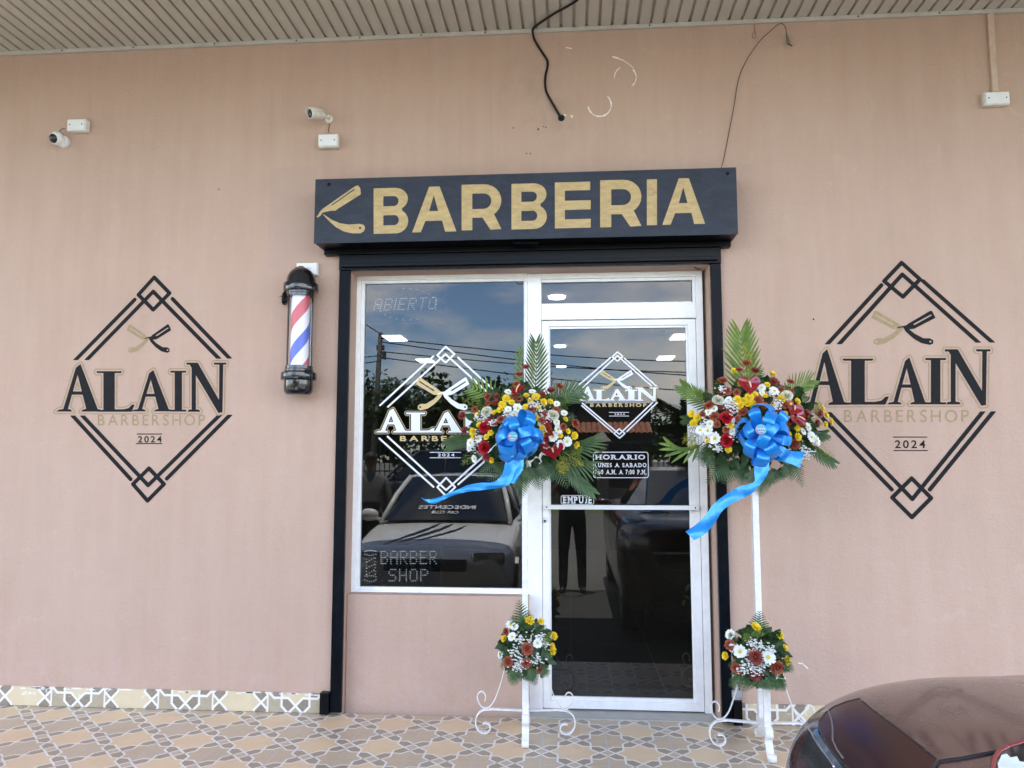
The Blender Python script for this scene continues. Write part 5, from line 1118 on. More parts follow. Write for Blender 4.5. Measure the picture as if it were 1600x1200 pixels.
    fe = [((1182, 1004), (1187, 948), .085, -.05), ((1168, 1025), (1138, 1038), .05, -.05), ((1200, 1010), (1226, 998), .05, -.05), ((1172, 1050), (1160, 1078), .055, -.07), ((1176, 1000), (1160, 978), .055, -.05), ((1190, 1000), (1204, 978), .05, -.05), ((1160, 1050), (1140, 1070), .05, -.08), ((1200, 1055), (1206, 1076), .06, -.08), ((1210, 1060), (1228, 1076), .045, -.08), ((1186, 1055), (1188, 1074), .055, -.08), ((1215, 1030), (1240, 1046), .05, -.07), ((1150, 1010), (1140, 985), .04, -.05)]
    bb = [(1174, 1004, 8), (1190, 1013, 8), (1204, 1014, 7), (1167, 1038, 9), (1190, 1042, 10), (1182, 1048, 8), (1160, 1046, 7)]
    arrangement('small round posy low on the right stand, in front of the black shutter rail', -.50, (1184, 1022), 50, A, [], fe, [((1172, 1005), (1166, 992), .04, 'lime_green', -.1), ((1184, 1000), (1184, 985), .04, 'lime_green', -.1)], bb, 'small posies at the foot of the stands', None, (.78, .78, 170, .064), .10)
all_flowers()

# ------------------------------------------------------------------ white iron flower stands
def flower_stand(label, cx, cy, ztop, rot):
    st = thing('flower_stand', label, 'flower stand', (cx, cy, 0), 'white iron flower stands')
    q = Matrix.Rotation(rot, 3, 'Z'); T = lambda x, y, z: Vector((cx, cy, 0))+q@Vector((x, y, z)); wi = MAT['white_iron']
    ex, ey = q@Vector((1, 0, 0)), q@Vector((0, 1, 0)); ez = Vector((0, 0, 1))
    mb = MB(); mb.obox(T(0, .03, (.10+ztop)/2), ex, ey, ez, .0155, .026, (ztop-.10)/2); mb.build('tall_post', wi, st, bevel=.002)
    mb = MB(); mb.obox(T(.004, -.11, .285), ex, ey, ez, .017, .012, .185); mb.build('short_post', wi, st, bevel=.002)
    for zz, a, b in ((.135, .012, .014), (.45, .008, .010)): mb = MB(); mb.obox(T(.0, -.04, zz), ex, ey, ez, a, .058, b); mb.build('post_link', wi, st, bevel=.002)
    for s in (-1, 1):
        k = .00077; up = [(265, 560), (245, 640), (220, 715), (195, 775), (165, 815), (130, 828), (100, 812), (82, 780), (76, 748), (90, 722), (112, 717), (130, 735), (133, 760), (128, 780)]
        pts = [T(s*(410-x)*k, 0, (997-y)*k) for x, y in up]
        mb = MB(); mb.flatbar(smooth_path(pts, 4), ey, .014, .0045); mb.build('upper_scroll', wi, st)
        bl = bmesh.new(); bmesh.ops.create_icosphere(bl, subdivisions=2, radius=.010); me = bpy.data.meshes.new('scroll_ball'); bl.to_mesh(me); bl.free(); me.materials.append(wi); me.polygons.foreach_set('use_smooth', [True]*len(me.polygons))
        o = bpy.data.objects.new('scroll_ball', me); link(o, st); o.matrix_basis = Matrix.Translation(pts[0]+Vector((0, 0, .008)))
        lo = [(175, 836), (140, 836), (105, 846), (78, 872), (65, 910), (70, 950), (92, 982), (125, 994), (155, 985), (168, 962), (160, 936), (138, 926), (118, 930)]
        pts = [T(s*(410-x)*k, 0, (997-y)*k) for x, y in lo]
        mb = MB(); mb.flatbar(smooth_path(pts, 4), ey, .030, .005); mb.build('side_scroll', wi, st)
        mb = MB(); a, b = T(s*.018, 0, .121), T(s*.195, 0, .127); mb.flatbar([a, b], ey, .018, .009); mb.build('cross_bar', wi, st)
    for s in (-1, 1):
        y0 = -.115 if s < 0 else .05
        pth = [(.018, .148), (.012, .132), (.020, .118), (.036, .118), (.046, .134), (.042, .160), (.022, .176), (.0, .168), (-.006, .14), (.004, .105), (.020, .075), (.042, .045), (.068, .016), (.092, .006), (.112, .014), (.118, .034), (.106, .050), (.092, .044)]
        pts = [T(.004, y0+s*(y*.95), z*.80) for y, z in pth]
        mb = MB(); mb.flatbar(smooth_path(pts, 3), ex, .036, .006); mb.build('leg', wi, st)
flower_stand('white scrolled iron stand left of the door, in front of the window apron', X_(821, 1085, -.22), -.245, 1.62, .04)
flower_stand('white scrolled iron stand right of the door, beside the black rail', X_(1182, 880, -.32), -.345, 1.60, -.05)

# ------------------------------------------------------------------ cars
pm('tyre', (.02, .02, .02), .8, var=.2); pm('rim_metal', (.45, .45, .46), .3, 1.0)
pm('car_glass', (.008, .010, .012), .04, var=.1, coat=.5)
pm('black_trim', (.012, .012, .013), .25, var=.2); pm('chrome', (.75, .75, .76), .12, 1.0, var=.05)
pm('lamp_clear', (.55, .57, .6), .08, .6)
def wheel(parent, x, y, r, side, zg=0.0):
    mb = MB(); mb.lathe([(r*.62, -.10), (r*.93, -.105), (r, -.08), (r, .08), (r*.93, .105), (r*.62, .10)], (0, 0, 0), 36, axis='X')
    c = Vector((x, y, zg+r)); w = MB(); w.add([c+Vector(v) for v in mb.v], mb.f); wh = w.build('wheel', MAT['tyre'], parent, smooth=True, sharp=40)
    mb = MB(); mb.lathe([(.0001, side*.07), (r*.16, side*.075), (r*.2, side*.06)], c, 20, axis='X'); mb.lathe([(r*.55, side*.095), (r*.63, side*.10), (r*.63, side*.02), (r*.55, side*.02)], c, 36, axis='X')
    for k in range(10):
        a = 2*pi*k/10; d = Vector((0, cos(a), sin(a))); u = Vector((0, -sin(a), cos(a))); mb.obox(c+d*(r*.37)+Vector((side*.07, 0, 0)), Vector((1, 0, 0)), u, d, .012, .022, r*.21)
    mb.lathe([(.0001, side*.02), (r*.6, side*.02)], c, 24, axis='X'); mb.build('rim', MAT['rim_metal'], wh)
def loft_body(stations, name, mat, parent, sub=2, yflip=1):
    mb = MB(); n = None
    for (y, w, zl, zs, zt) in stations:
        half = [(0, zl), (.7*w, zl), (.93*w, zl+.04), (w, zl+.22*(zs-zl)+.03), (w*1.005, zl+.62*(zs-zl)), (.985*w, zs-.06), (.93*w, zs), (.80*w, zs+.35*(zt-zs)), (.45*w, zs+.85*(zt-zs)), (0, zt)]
        ring = half+[(-x, z) for x, z in half[-2:0:-1]]; n = len(ring)
        mb.v += [(x, y*yflip, z) for x, z in ring]
    m = len(stations)
    for i in range(m-1):
        for k in range(n): mb.f.append((i*n+k, i*n+(k+1) % n, (i+1)*n+(k+1) % n, (i+1)*n+k)); mb.m.append(0)
    mb.f.append(tuple(range(n))[::-1]); mb.f.append(tuple((m-1)*n+k for k in range(n))); mb.m += [0, 0]
    return mb.build(name, mat, parent, smooth=True, sub=sub)
def cabin(root, paint, cy, ty, ry, by, wb, wt, zc, zr, zb):
    """greenhouse: cowl y, windscreen top y, roof rear y, rear base y (car faces +y)"""
    mb = MB(); r = [(-wt, zr-.03), (-wt*.8, zr), (-wt*.4, zr+.022), (wt*.4, zr+.022), (wt*.8, zr), (wt, zr-.03)]; ys = [ty+.02, ty-.12, (ty+ry)/2, ry+.12, ry-.02]; n = len(r)
    for i, y in enumerate(ys): mb.v += [(x*(1 if 0 < i < 4 else .97), y, z-(0 if 0 < i < 4 else .02)) for x, z in r]
    for i in range(4):
        for k in range(n-1): mb.f.append((i*n+k, i*n+k+1, (i+1)*n+k+1, (i+1)*n+k)); mb.m.append(0)
    o = mb.build('roof', paint, root, smooth=True, sub=2); md = o.modifiers.new('t', 'SOLIDIFY'); md.thickness = .03
    def pane(nm, q, bulge=Vector((0, 0, 0)), N=8):
        a, b, c, d = [Vector(v) for v in q]; mb = MB()
        for j in range(N+1):
            for i in range(N+1):
                u, w = i/N, j/N; mb.v.append(tuple((a*(1-u)+b*u)*(1-w)+(d*(1-u)+c*u)*w+bulge*(4*u*(1-u))))
        for j in range(N):
            for i in range(N): k = j*(N+1)+i; mb.f.append((k, k+1, k+N+2, k+N+1)); mb.m.append(0)
        return mb.build(nm, MAT['car_glass'], root, smooth=True)
    pane('windscreen', [(-wb, cy, zc), (wb, cy, zc), (wt*.96, ty, zr-.02), (-wt*.96, ty, zr-.02)], Vector((0, .10, .02)))
    pane('rear_window', [(-wb*.92, by, zb), (wb*.92, by, zb), (wt*.92, ry, zr-.02), (-wt*.92, ry, zr-.02)], Vector((0, -.07, .02)))
    for s in (-1, 1):
        mid = (ty+ry)/2
        pane('side_window', [(s*wb, cy-.12, zc-.02), (s*wb*1.02, mid, zc-.01), (s*wt, mid, zr-.05), (s*wt, ty-.02, zr-.05)])
        pane('side_window', [(s*wb*1.02, mid-.02, zc-.01), (s*wb*.96, by+.10, zb), (s*wt, ry+.02, zr-.05), (s*wt, mid-.02, zr-.05)])
        mb = MB(); mb.tube([(s*wb, cy, zc-.02), (s*(wb*.5+wt*.5), (cy+ty)/2+.01, (zc+zr)/2+.02), (s*wt*.99, ty, zr-.02)], .032, 8); mb.tube([(s*wb*.95, by, zb-.03), (s*wt*.97, ry, zr-.03)], .05, 8); mb.tube([(s*wb*1.02, mid-.01, zc-.03), (s*wt, mid-.01, zr-.03)], .02, 8); mb.tube([(s*wt, ty, zr-.03), (s*wt*1.01, mid, zr-.015), (s*wt, ry, zr-.03)], .025, 8); mb.build('window_pillars', paint, root, smooth=True)
def mirror(root, paint, x, y, z, s):
    mb = MB(); b0 = bmesh.new(); bmesh.ops.create_uvsphere(b0, u_segments=16, v_segments=10, radius=1)
    mb.add([(x+s*.11+v.co.x*.115, y+v.co.y*.055, z+.04+v.co.z*.075) for v in b0.verts], [[v.index for v in f.verts] for f in b0.faces]); b0.free(); mb.tube([(x-s*.04, y, z-.02), (x+s*.05, y, z+.01)], .02, 6); mb.build('door_mirror', paint, root, smooth=True)

def road_car(name, label, loc, rot, paint, h=1.45, zoff=0.0, detail=True):
    root = thing(name, label, 'car', loc)
    root.rotation_euler = (0, 0, rot)
    def fix():
        M = Matrix.Translation(loc) @ Matrix.Rotation(rot, 4, 'Z')
        for c in root.children: c.matrix_parent_inverse = Matrix.Identity(4)
    z = zoff
    st = [(2.12, .50, .34, .58, .60), (2.10, .62, .28, .62, .645), (2.0, .78, .22, .68, .72), (1.78, .86, .20, .74, .80), (1.2, .89, .20, .84, .90), (.80, .89, .2, .90, .95), (0, .90, .2, .92, .95), (-1.2, .90, .2, .94, .97), (-1.75, .88, .22, .95, 1.0), (-2.0, .83, .26, .93, .98), (-2.10, .74, .32, .90, .94), (-2.14, .60, .38, .86, .90)]
    st = [(y, w, zl+z, zs+z, zt+z) for y, w, zl, zs, zt in st]
    loft_body(st, 'body', paint, root)
    cabin(root, paint, .86, .10, -1.0, -1.72, .76, .585, .94+z, h, .98+z)
    for s in (-1, 1):
        for y in (1.32, -1.35): wheel(root, s*.80, y, .32+z*.3, s); 
        mb = MB(); mb.lathe([(.0001, s*.906), (.37, s*.903), (.375, s*.86)], (0, 1.32, .33+z*.3), 28, axis='X'); mb.lathe([(.0001, s*.906), (.37, s*.903), (.375, s*.86)], (0, -1.35, .33+z*.3), 28, axis='X'); mb.build('wheel_arch', MAT['black_trim'], root)
        mirror(root, paint, s*.86, .62, .95+z, s)
        mb = MB(); mb.obox((s*.62, 1.99, .66+z), Vector((1, -s*.35, 0)).normalized(), Vector((s*.35, 1, 0)).normalized(), Vector((0, 0, 1)), .17, .05, .07); mb.build('headlight', MAT['lamp_clear'], root, bevel=.03, smooth=True)
        mb = MB(); mb.obox((s*.66, -2.05, .80+z), Vector((1, s*.3, 0)).normalized(), Vector((-s*.3, 1, 0)).normalized(), Vector((0, 0, 1)), .14, .05, .08); mb.build('tail_light', pm('lamp_red', (.25, .01, .01), .1), root, bevel=.02)
    mb = MB(); mb.box(-.42, .42, 2.07, 2.135, .54+z, .66+z); mb.box(-.60, .60, 2.03, 2.10, .26+z, .42+z); mb.build('grille', MAT['black_trim'], root, bevel=.02)
    fix(); return root, st

def fleet():
    t = NT("silver_paint"); nz = t.ramp(t.noise(3, 5), .3, .7); silver = t.principled(t.mix(nz, (.80, .79, .75), (.86, .85, .82)), .35, .0, coat=.8, coat_r=.08)
    t = NT("navy_paint"); navy = t.principled(t.mix(t.ramp(t.noise(3), .3, .7), (.015, .02, .03), (.02, .026, .04)), .3, 0, coat=.8)
    root, st = road_car('parked_car', 'pale silver hatchback with black claw decals parked facing the shop window', (-1.47, -5.02, ZG), 0.0, silver)
    # windscreen banner and claw-mark decals
    def scr(u, w): # on the windscreen plane, seen from outside: u across, w up
        y = .86+(.10-.86)*w; return (u, y+.105*max(0, 1-(u/.8)**2)+.006, .94+(1.43-.94)*w+.02*max(0, 1-(u/.8)**2)+.006)
    mb = MB(); put_text(mb, 'INDECENTES', [(.34, .22), (-.34, .22), (-.34, .30), (.34, .30)], 0, off=.03, plane=scr); put_text(mb, 'CAR CLUB', [(.15, .12), (-.17, .12), (-.17, .18), (.15, .18)], 0, off=.02, plane=scr)
    o = mb.build('windscreen_lettering', MAT['vinyl_white'], root, fix=False); o.matrix_parent_inverse = Matrix.Identity(4)
    dg = bpy.context.evaluated_depsgraph_get(); body = [c for c in root.children if c.name.startswith('body')][0]
    bv = BVHTree.FromObject(body, dg)
    mb = MB()
    for (x0, y0), (x1, y1), w in (((-.50, 1.80), (-.02, .95), .055), ((-.36, 1.78), (.12, 1.0), .06), ((-.18, 1.74), (.28, 1.08), .045)):
        L_, R_ = [], []
        for i in range(15):
            f = i/14; x = x0+(x1-x0)*f+.08*sin(f*pi); y = y0+(y1-y0)*f; ww = w*sin(pi*min(1, f*.98+.02))**.7*(1+.35*((i % 3)-1)*.6)
            for k, LL in ((-1, L_), (1, R_)):
                h = bv.ray_cast(Vector((x+k*ww*.5, y+k*ww*.3, 3)), Vector((0, 0, -1))); LL.append(Vector((x+k*ww*.5, y+k*ww*.3, (h[0].z if h[0] else .8)+.006)))
        mb.strip(L_, R_)
    o = mb.build('claw_decal', MAT['black_trim'], root, fix=True); o.matrix_parent_inverse = Matrix.Identity(4)
    road_car('parked_car', 'dark navy van-like car parked across the road facing left', (-3.2, -12.5, ZG), pi/2, navy, 1.85, .28)
    road_car('parked_car', 'white car parked on the far side near the gate', (4.2, -14.5, ZG), pi/2, pm('car_white', (.7, .7, .7), .3, coat=.6), 1.65, .18)
fleet()

def maroon_car():
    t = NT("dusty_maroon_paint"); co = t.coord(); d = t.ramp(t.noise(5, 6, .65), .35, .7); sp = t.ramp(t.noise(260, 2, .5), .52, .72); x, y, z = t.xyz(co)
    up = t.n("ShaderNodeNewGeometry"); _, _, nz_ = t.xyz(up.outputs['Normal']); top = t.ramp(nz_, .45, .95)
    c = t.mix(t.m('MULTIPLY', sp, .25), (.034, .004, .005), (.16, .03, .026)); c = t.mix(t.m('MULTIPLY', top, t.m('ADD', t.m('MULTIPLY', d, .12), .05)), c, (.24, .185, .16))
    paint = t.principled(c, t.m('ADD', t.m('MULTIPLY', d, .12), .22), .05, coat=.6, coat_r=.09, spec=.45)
    XC, YT, HW, LEN = 1.36, -2.12, .93, 4.55
    root = thing('parked_car', 'dark maroon car with dusty bodywork and a deep red lamp in the right foreground', 'car', (XC, YT-LEN/2, ZG))
    def outline(inset, z, bow):
        hw = HW-inset; y0 = YT-inset*.9; y1 = YT-LEN+inset; r = max(.2, .64-inset*.65); ry = r*1.25; pts = []
        def corner(cx, cy, a0, rr):
            for k in range(13):
                a = rad(a0+90*k/12); ca, sa = cos(a), sin(a); e = 2/2.1; pts.append((cx+rr*math.copysign(abs(ca)**e, ca), cy+(ry if a0 < 180 else rr)*math.copysign(abs(sa)**e, sa)))
        corner(XC+hw-r, y0-ry, 0, r)
        for k in range(1, 12):  # bowed tail edge
            f = k/12; pts.append((XC+(hw-r)*(1-2*f), y0+bow*sin(pi*f)))
        corner(XC-hw+r, y0-ry, 90, r)
        for k in range(1, 16): f = k/16; pts.append((XC-hw, y0-ry+(y1+r-y0+ry)*f))
        corner(XC-hw+r, y1+r, 180, r)
        for k in range(1, 6): f = k/6; pts.append((XC+(hw-r)*(-1+2*f), y1))
        corner(XC+hw-r, y1+r, 270, r)
        for k in range(1, 16): f = k/16; pts.append((XC+hw, y1+r+(y0-ry-y1-r)*f))
        return [(x, y, z+(0.035*min(1.0, max(0, (YT-y)/1.0)) if z > .6 else 0)) for x, y in pts]
    rings = [(.10, .03), (.04, .08), (.015, .30), (.0, .52), (.0, .66), (.008, .745), (.030, .797), (.065, .832), (.11, .857), (.17, .875), (.26, .890), (.38, .900), (.52, .908), (.70, .914)]
    mb = MB(); n = None
    for ins, z in rings:
        r = outline(ins, z, .05); n = len(r); mb.v += r
    for i in range(len(rings)-1):
        for k in range(n): mb.f.append((i*n+k, i*n+(k+1) % n, (i+1)*n+(k+1) % n, (i+1)*n+k)); mb.m.append(0)
    mb.f.append(tuple((len(rings)-1)*n+k for k in range(n))); mb.m.append(0); mb.f.append(tuple(range(n))[::-1]); mb.m.append(0)
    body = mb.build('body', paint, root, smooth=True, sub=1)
    bpy.context.view_layer.update(); bv = BVHTree.FromObject(body, bpy.context.evaluated_depsgraph_get())
    # seams, lamps and trim lie on the bodywork
    def hit(x, y):
        h = bv.ray_cast(CAM, ray(x, y).normalized()); return (h[0], h[1]) if h[0] is not None else None
    def drape(poly, off, name, mat, parent=root, step=7, mirror_copy=False):
        pts = []
        m = len(poly)
        for i in range(m):
            a, b = Vector(poly[i]), Vector(poly[(i+1) % m]); k = max(1, int((b-a).length/4)); pts += [a.lerp(b, j/k) for j in range(k)]
        nb = len(pts); xs = [p.x for p in pts]; ys = [p.y for p in pts]
        y = min(ys)+step/2
        while y < max(ys):
            x = min(xs)+step/2
            while x < max(xs):
                ins = False
                for i in range(nb):
                    p, q = pts[i], pts[(i+1) % nb]
                    if (p.y > y) != (q.y > y) and x < (q.x-p.x)*(y-p.y)/(q.y-p.y)+p.x: ins = not ins
                if ins and min((Vector((x, y))-p).length for p in pts[:nb]) > 2.5: pts.append(Vector((x, y)))
                x += step
            y += step
        v2, _, f2, *_ = delaunay_2d_cdt(pts, [], [list(range(nb))], 1, 1e-4)
        mb = MB(); hs = [hit(v.x, v.y) for v in v2]; use = [tuple(f) for f in f2 if all(hs[i] for i in f)]; ids = sorted({i for f in use for i in f}); mp_ = {i: j for j, i in enumerate(ids)}
        mb.add([hs[i][0]+hs[i][1]*off for i in ids], [tuple(mp_[i] for i in f) for f in use]); o = mb.build(name, mat, parent, smooth=True); return o
    def seam(line, r, off, name, mat, parent=root):
        pts = []
        for (x0, y0), (x1, y1) in zip(line, line[1:]):
            k = max(1, int(math.hypot(x1-x0, y1-y0)/4))
            for j in range(k):
                h = hit(x0+(x1-x0)*j/k, y0+(y1-y0)*j/k)
                if h and (not pts or (h[0]+h[1]*off-pts[-1]).length < .12): pts.append(h[0]+h[1]*off)
        mb = MB(); mb.tube(pts, r, 6); return mb.build(name, mat, parent, smooth=True)
    t = NT("deep_red_lens"); lens = t.principled(t.mix(t.ramp(t.noise(3, 3), .3, .7), (.016, .002, .003), (.034, .004, .005)), .24, spec=.2)
    L1 = [(1344, 1094), (1325, 1098.5), (1305, 1106.5), (1290, 1117), (1282, 1130), (1281, 1142), (1288, 1157), (1302, 1178), (1314, 1192), (1330, 1207), (1352, 1222), (1400, 1228), (1440, 1222), (1458, 1204), (1466, 1191), (1442, 1171), (1410, 1146), (1375, 1120), (1360, 1108)]
    la = drape(L1, .004, 'tail_lamp', lens)
    seam(L1+L1[:1], .0028, .003, 'lamp_seal', MAT['black_trim'], la)
    seam([(1296, 1114), (1301, 1128), (1303, 1142), (1303, 1160), (1310, 1176), (1322, 1192)], .0018, .0055, 'lamp_rib', pm('smoked_rib', (.14, .12, .12), .3), la)
    L2 = [(1268, 1141), (1280, 1139), (1280, 1146), (1287, 1159), (1300, 1179), (1312, 1193), (1322, 1206), (1306, 1206), (1300, 1193), (1285, 1172), (1273, 1155)]
    drape(L2, .003, 'trim_strip', pm('blue_black_trim', (.03, .045, .06), .08, coat=1))
    L3 = [(1266, 1143), (1271, 1156), (1283, 1173), (1297, 1193), (1304, 1210), (1270, 1212), (1262, 1195), (1255, 1181), (1250, 1186), (1256, 1164), (1260, 1152)]
    drape(L3, .003, 'gloss_panel', MAT['black_trim'])
    seam([(1266, 1142), (1272, 1155), (1285, 1172.5), (1300, 1193), (1308, 1206)], .0022, .004, 'chrome_edge', MAT['chrome'])
    drape([(1252, 1183), (1260, 1190), (1272, 1205), (1276, 1220), (1250, 1225), (1247, 1200)], .005, 'side_reflector', lens)
    seam([(1458, 1200), (1466, 1191.5), (1482, 1189), (1500, 1187), (1520, 1183), (1545, 1178), (1560, 1174.5)], .004, .0005, 'panel_gap', MAT['black_rubber'])
    win = drape([(1563, 1177), (1575, 1170), (1600, 1162), (1640, 1152), (1680, 1150), (1720, 1230), (1560, 1235), (1553, 1205), (1556, 1188)], .004, 'rear_quarter_window', MAT['car_glass'])
    seam([(1562, 1232), (1552, 1206), (1555, 1188), (1562, 1177), (1575, 1170), (1600, 1162), (1640, 1152), (1680, 1150)], .005, .003, 'window_rim', pm('bright_red_rim', (.22, .025, .025), .25), win)
    drape([(1560, 1200), (1566, 1186), (1574, 1184), (1580, 1190), (1590, 1188), (1594, 1196), (1620, 1200), (1640, 1220), (1565, 1225)], .007, 'pale_cloth', pm('pale_cloth', (.62, .66, .64), .8, var=.2), win)
    # the rest of the car: cabin, rear graphics, wheels
    for s in (-1, 1):
        for y in (YT-.80, YT-LEN+.85): wheel(root, XC+s*(HW-.14), y, .34, s, ZG)
    mb = MB(); mb.box(XC-.62, XC+.62, YT-.06, YT+.055, .56, .63); mb.build('light_bar', lens, root, bevel=.02)
    mb = MB(); mb.box(XC-.66, XC+.66, YT-.06, YT+.062, .635, .645); mb.box(XC-.55, XC+.55, YT-.06, YT+.06, .50, .506); mb.build('chrome_strip', MAT['chrome'], root, bevel=.002)
    mb = MB(); mb.box(XC-.72, XC+.72, YT-.10, YT+.055, .02, .20); mb.build('rear_valance', MAT['black_trim'], root, bevel=.02)
    z0 = .93; cab = [(-.62, YT-.95, z0-.03), (-.50, YT-1.9, 1.33), (-.50, YT-2.6, 1.36), (-.56, YT-3.3, 1.02)]
    mb = MB(); vs = [(XC+x, y, z) for x, y, z in cab]+[(XC-x, y, z) for x, y, z in cab]; base = [(XC-.76, YT-.95, z0-.10), (XC-.80, YT-1.9, z0-.06), (XC-.80, YT-2.6, z0-.06), (XC-.76, YT-3.35, z0-.06)]
    vs += base+[(2*XC-x, y, z) for x, y, z in base]
    mb.add(vs, [(1, 2, 6, 5)], 0); mb.add(vs, [(0, 1, 5, 4), (2, 3, 7, 6), (0, 1, 9, 8), (1, 2, 10, 9), (2, 3, 11, 10), (4, 5, 13, 12), (5, 6, 14, 13), (6, 7, 15, 14)], 1)
    mb.build('cabin', [paint, MAT['car_glass']], root, bevel=.02)
    mirror(root, paint, XC-.86, YT-2.95, .85, -1); mirror(root, paint, XC+.86, YT-2.95, .85, 1)
maroon_car()

# ------------------------------------------------------------------ people reflected in the glass
def person(label, loc, rot, joints, skin_c, shirt_c, trouser_c, shoe_c, hair_c, extra=None):
    root = thing('person', label, 'person', loc); root.rotation_euler = (0, 0, rot)
    J, E = joints
    names = list(J); me = bpy.data.meshes.new('body'); me.from_pydata([J[n][0] for n in names], [(names.index(a), names.index(b)) for a, b in E], [])
    o = bpy.data.objects.new('body', me); COL.objects.link(o)
    sk = o.modifiers.new('sk', 'SKIN'); sk.use_smooth_shade = True; o.modifiers.new('ss', 'SUBSURF').render_levels = 2; o.modifiers['ss'].levels = 2
    for i, n in enumerate(names):
        r = J[n][1]; me.skin_vertices[0].data[i].radius = (r if isinstance(r, tuple) else (r, r)); me.skin_vertices[0].data[i].use_root = (n == 'pelvis')
    bpy.context.view_layer.update(); m2 = bpy.data.meshes.new_from_object(o.evaluated_get(bpy.context.evaluated_depsgraph_get())); bpy.data.objects.remove(o)
    for c in (skin_c, shirt_c, trouser_c, shoe_c): m2.materials.append(c)
    seg = [(Vector(J[a][0]), Vector(J[b][0]), J[a][2], a, b) for a, b in E]
    for p in m2.polygons:
        c = p.center; best = min(seg, key=lambda s: (c-(s[0]+(s[1]-s[0])*max(0, min(1, (c-s[0]).dot(s[1]-s[0])/max(1e-9, (s[1]-s[0]).length_squared))))).length)
        p.material_index = best[2]; p.use_smooth = True
    b = bpy.data.objects.new('body', m2); COL.objects.link(b); b.parent = root
    hd = Vector(J['head'][0]); bm = bmesh.new(); bmesh.ops.create_uvsphere(bm, u_segments=20, v_segments=14, radius=1); mb = MB()
    mb.add([hd+Vector((v.co.x*.088, v.co.y*.105-.012, v.co.z*.09+.045)) for v in bm.verts if True], [[v.index for v in f.verts] for f in bm.faces if f.calc_center_median().z > -.15 and not (f.calc_center_median().y > .55 and f.calc_center_median().z < .45)]); bm.free()
    h = mb.build('hair', hair_c, root, smooth=True); h.matrix_parent_inverse = Matrix.Identity(4)
    for s in (-1, 1):
        mb = MB(); mb.lathe([(.0001, .098), (.010, .097), (.012, .092)], hd+Vector((s*.032, 0, .01)), 8, axis='Y'); f = mb.build('eye', MAT['plastic_dark'], root); f.matrix_parent_inverse = Matrix.Identity(4)
    if extra: extra(root)
    return root
def fingers(J, E, wrist, palm, d, s, curl):
    """palm and five fingers leaving it"""
    pw = Vector(J[wrist][0]); d = Vector(d).normalized(); side = Vector(s).normalized(); c = Vector(curl).normalized(); pc = pw+d*.075
    J[palm] = (tuple(pc), (.030, .018), 0); E.append((wrist, palm))
    for i, (off, ln) in enumerate(((-.026, .060), (-.009, .072), (.009, .068), (.024, .054))):
        a = palm+'f%d' % i; J[a] = (tuple(pc+side*off+d*.02), .0095, 0); J[a+'m'] = (tuple(pc+side*off+d*(.02+ln*.55)+c*.008), .0085, 0); J[a+'t'] = (tuple(pc+side*off+d*(.02+ln*.8)+c*.030), .007, 0); E += [(palm, a), (a, a+'m'), (a+'m', a+'t')]
    a = palm+'th'; J[a] = (tuple(pw+d*.035-side*.032), .010, 0); J[a+'t'] = (tuple(pw+d*.07-side*.048+c*.02), .008, 0); E += [(palm, a), (a, a+'t')]
def skeleton(arms):
    J = dict(pelvis=((0, 0, .95), (.165, .115), 2), waist=((0, 0, 1.08), (.155, .11), 1), chest=((0, .0, 1.30), (.185, .12), 1), neck=((0, 0, 1.47), (.055, .055), 1), necktop=((0, .01, 1.53), (.052, .055), 0), head=((0, .025, 1.62), (.075, .092), 0), crown=((0, .02, 1.70), (.066, .078), 0), nose=((0, .125, 1.615), .012, 0))
    E = [('pelvis', 'waist'), ('waist', 'chest'), ('chest', 'neck'), ('neck', 'necktop'), ('necktop', 'head'), ('head', 'crown'), ('head', 'nose')]
    for s, n in ((-1, 'l'), (1, 'r')):
        J['ear'+n] = ((s*.088, .01, 1.625), .014, 0); E.append(('head', 'ear'+n))
        J['hip'+n] = ((s*.09, 0, .88), .10, 2); J['knee'+n] = ((s*.11, .02, .50), .070, 2); J['ank'+n] = ((s*.12, -.01, .10), .058, 2); J['heel'+n] = ((s*.12, -.02, .045), .042, 3); J['toe'+n] = ((s*.135, .15, .035), .036, 3)
        E += [('pelvis', 'hip'+n), ('hip'+n, 'knee'+n), ('knee'+n, 'ank'+n), ('ank'+n, 'heel'+n), ('heel'+n, 'toe'+n)]
        sh, el, wr, d, sd, cl = arms[n]; J['sh'+n] = (sh, .062, 1); J['el'+n] = (el, .044, 0); J['wr'+n] = (wr, .028, 0); mid = tuple((Vector(sh)*.45+Vector(el)*.55)); J['sl'+n] = (mid, .056, 1); E += [('chest', 'sh'+n), ('sh'+n, 'sl'+n), ('sl'+n, 'el'+n), ('el'+n, 'wr'+n)]
        fingers(J, E, 'wr'+n, 'palm'+n, d, sd, cl)
    return J, E
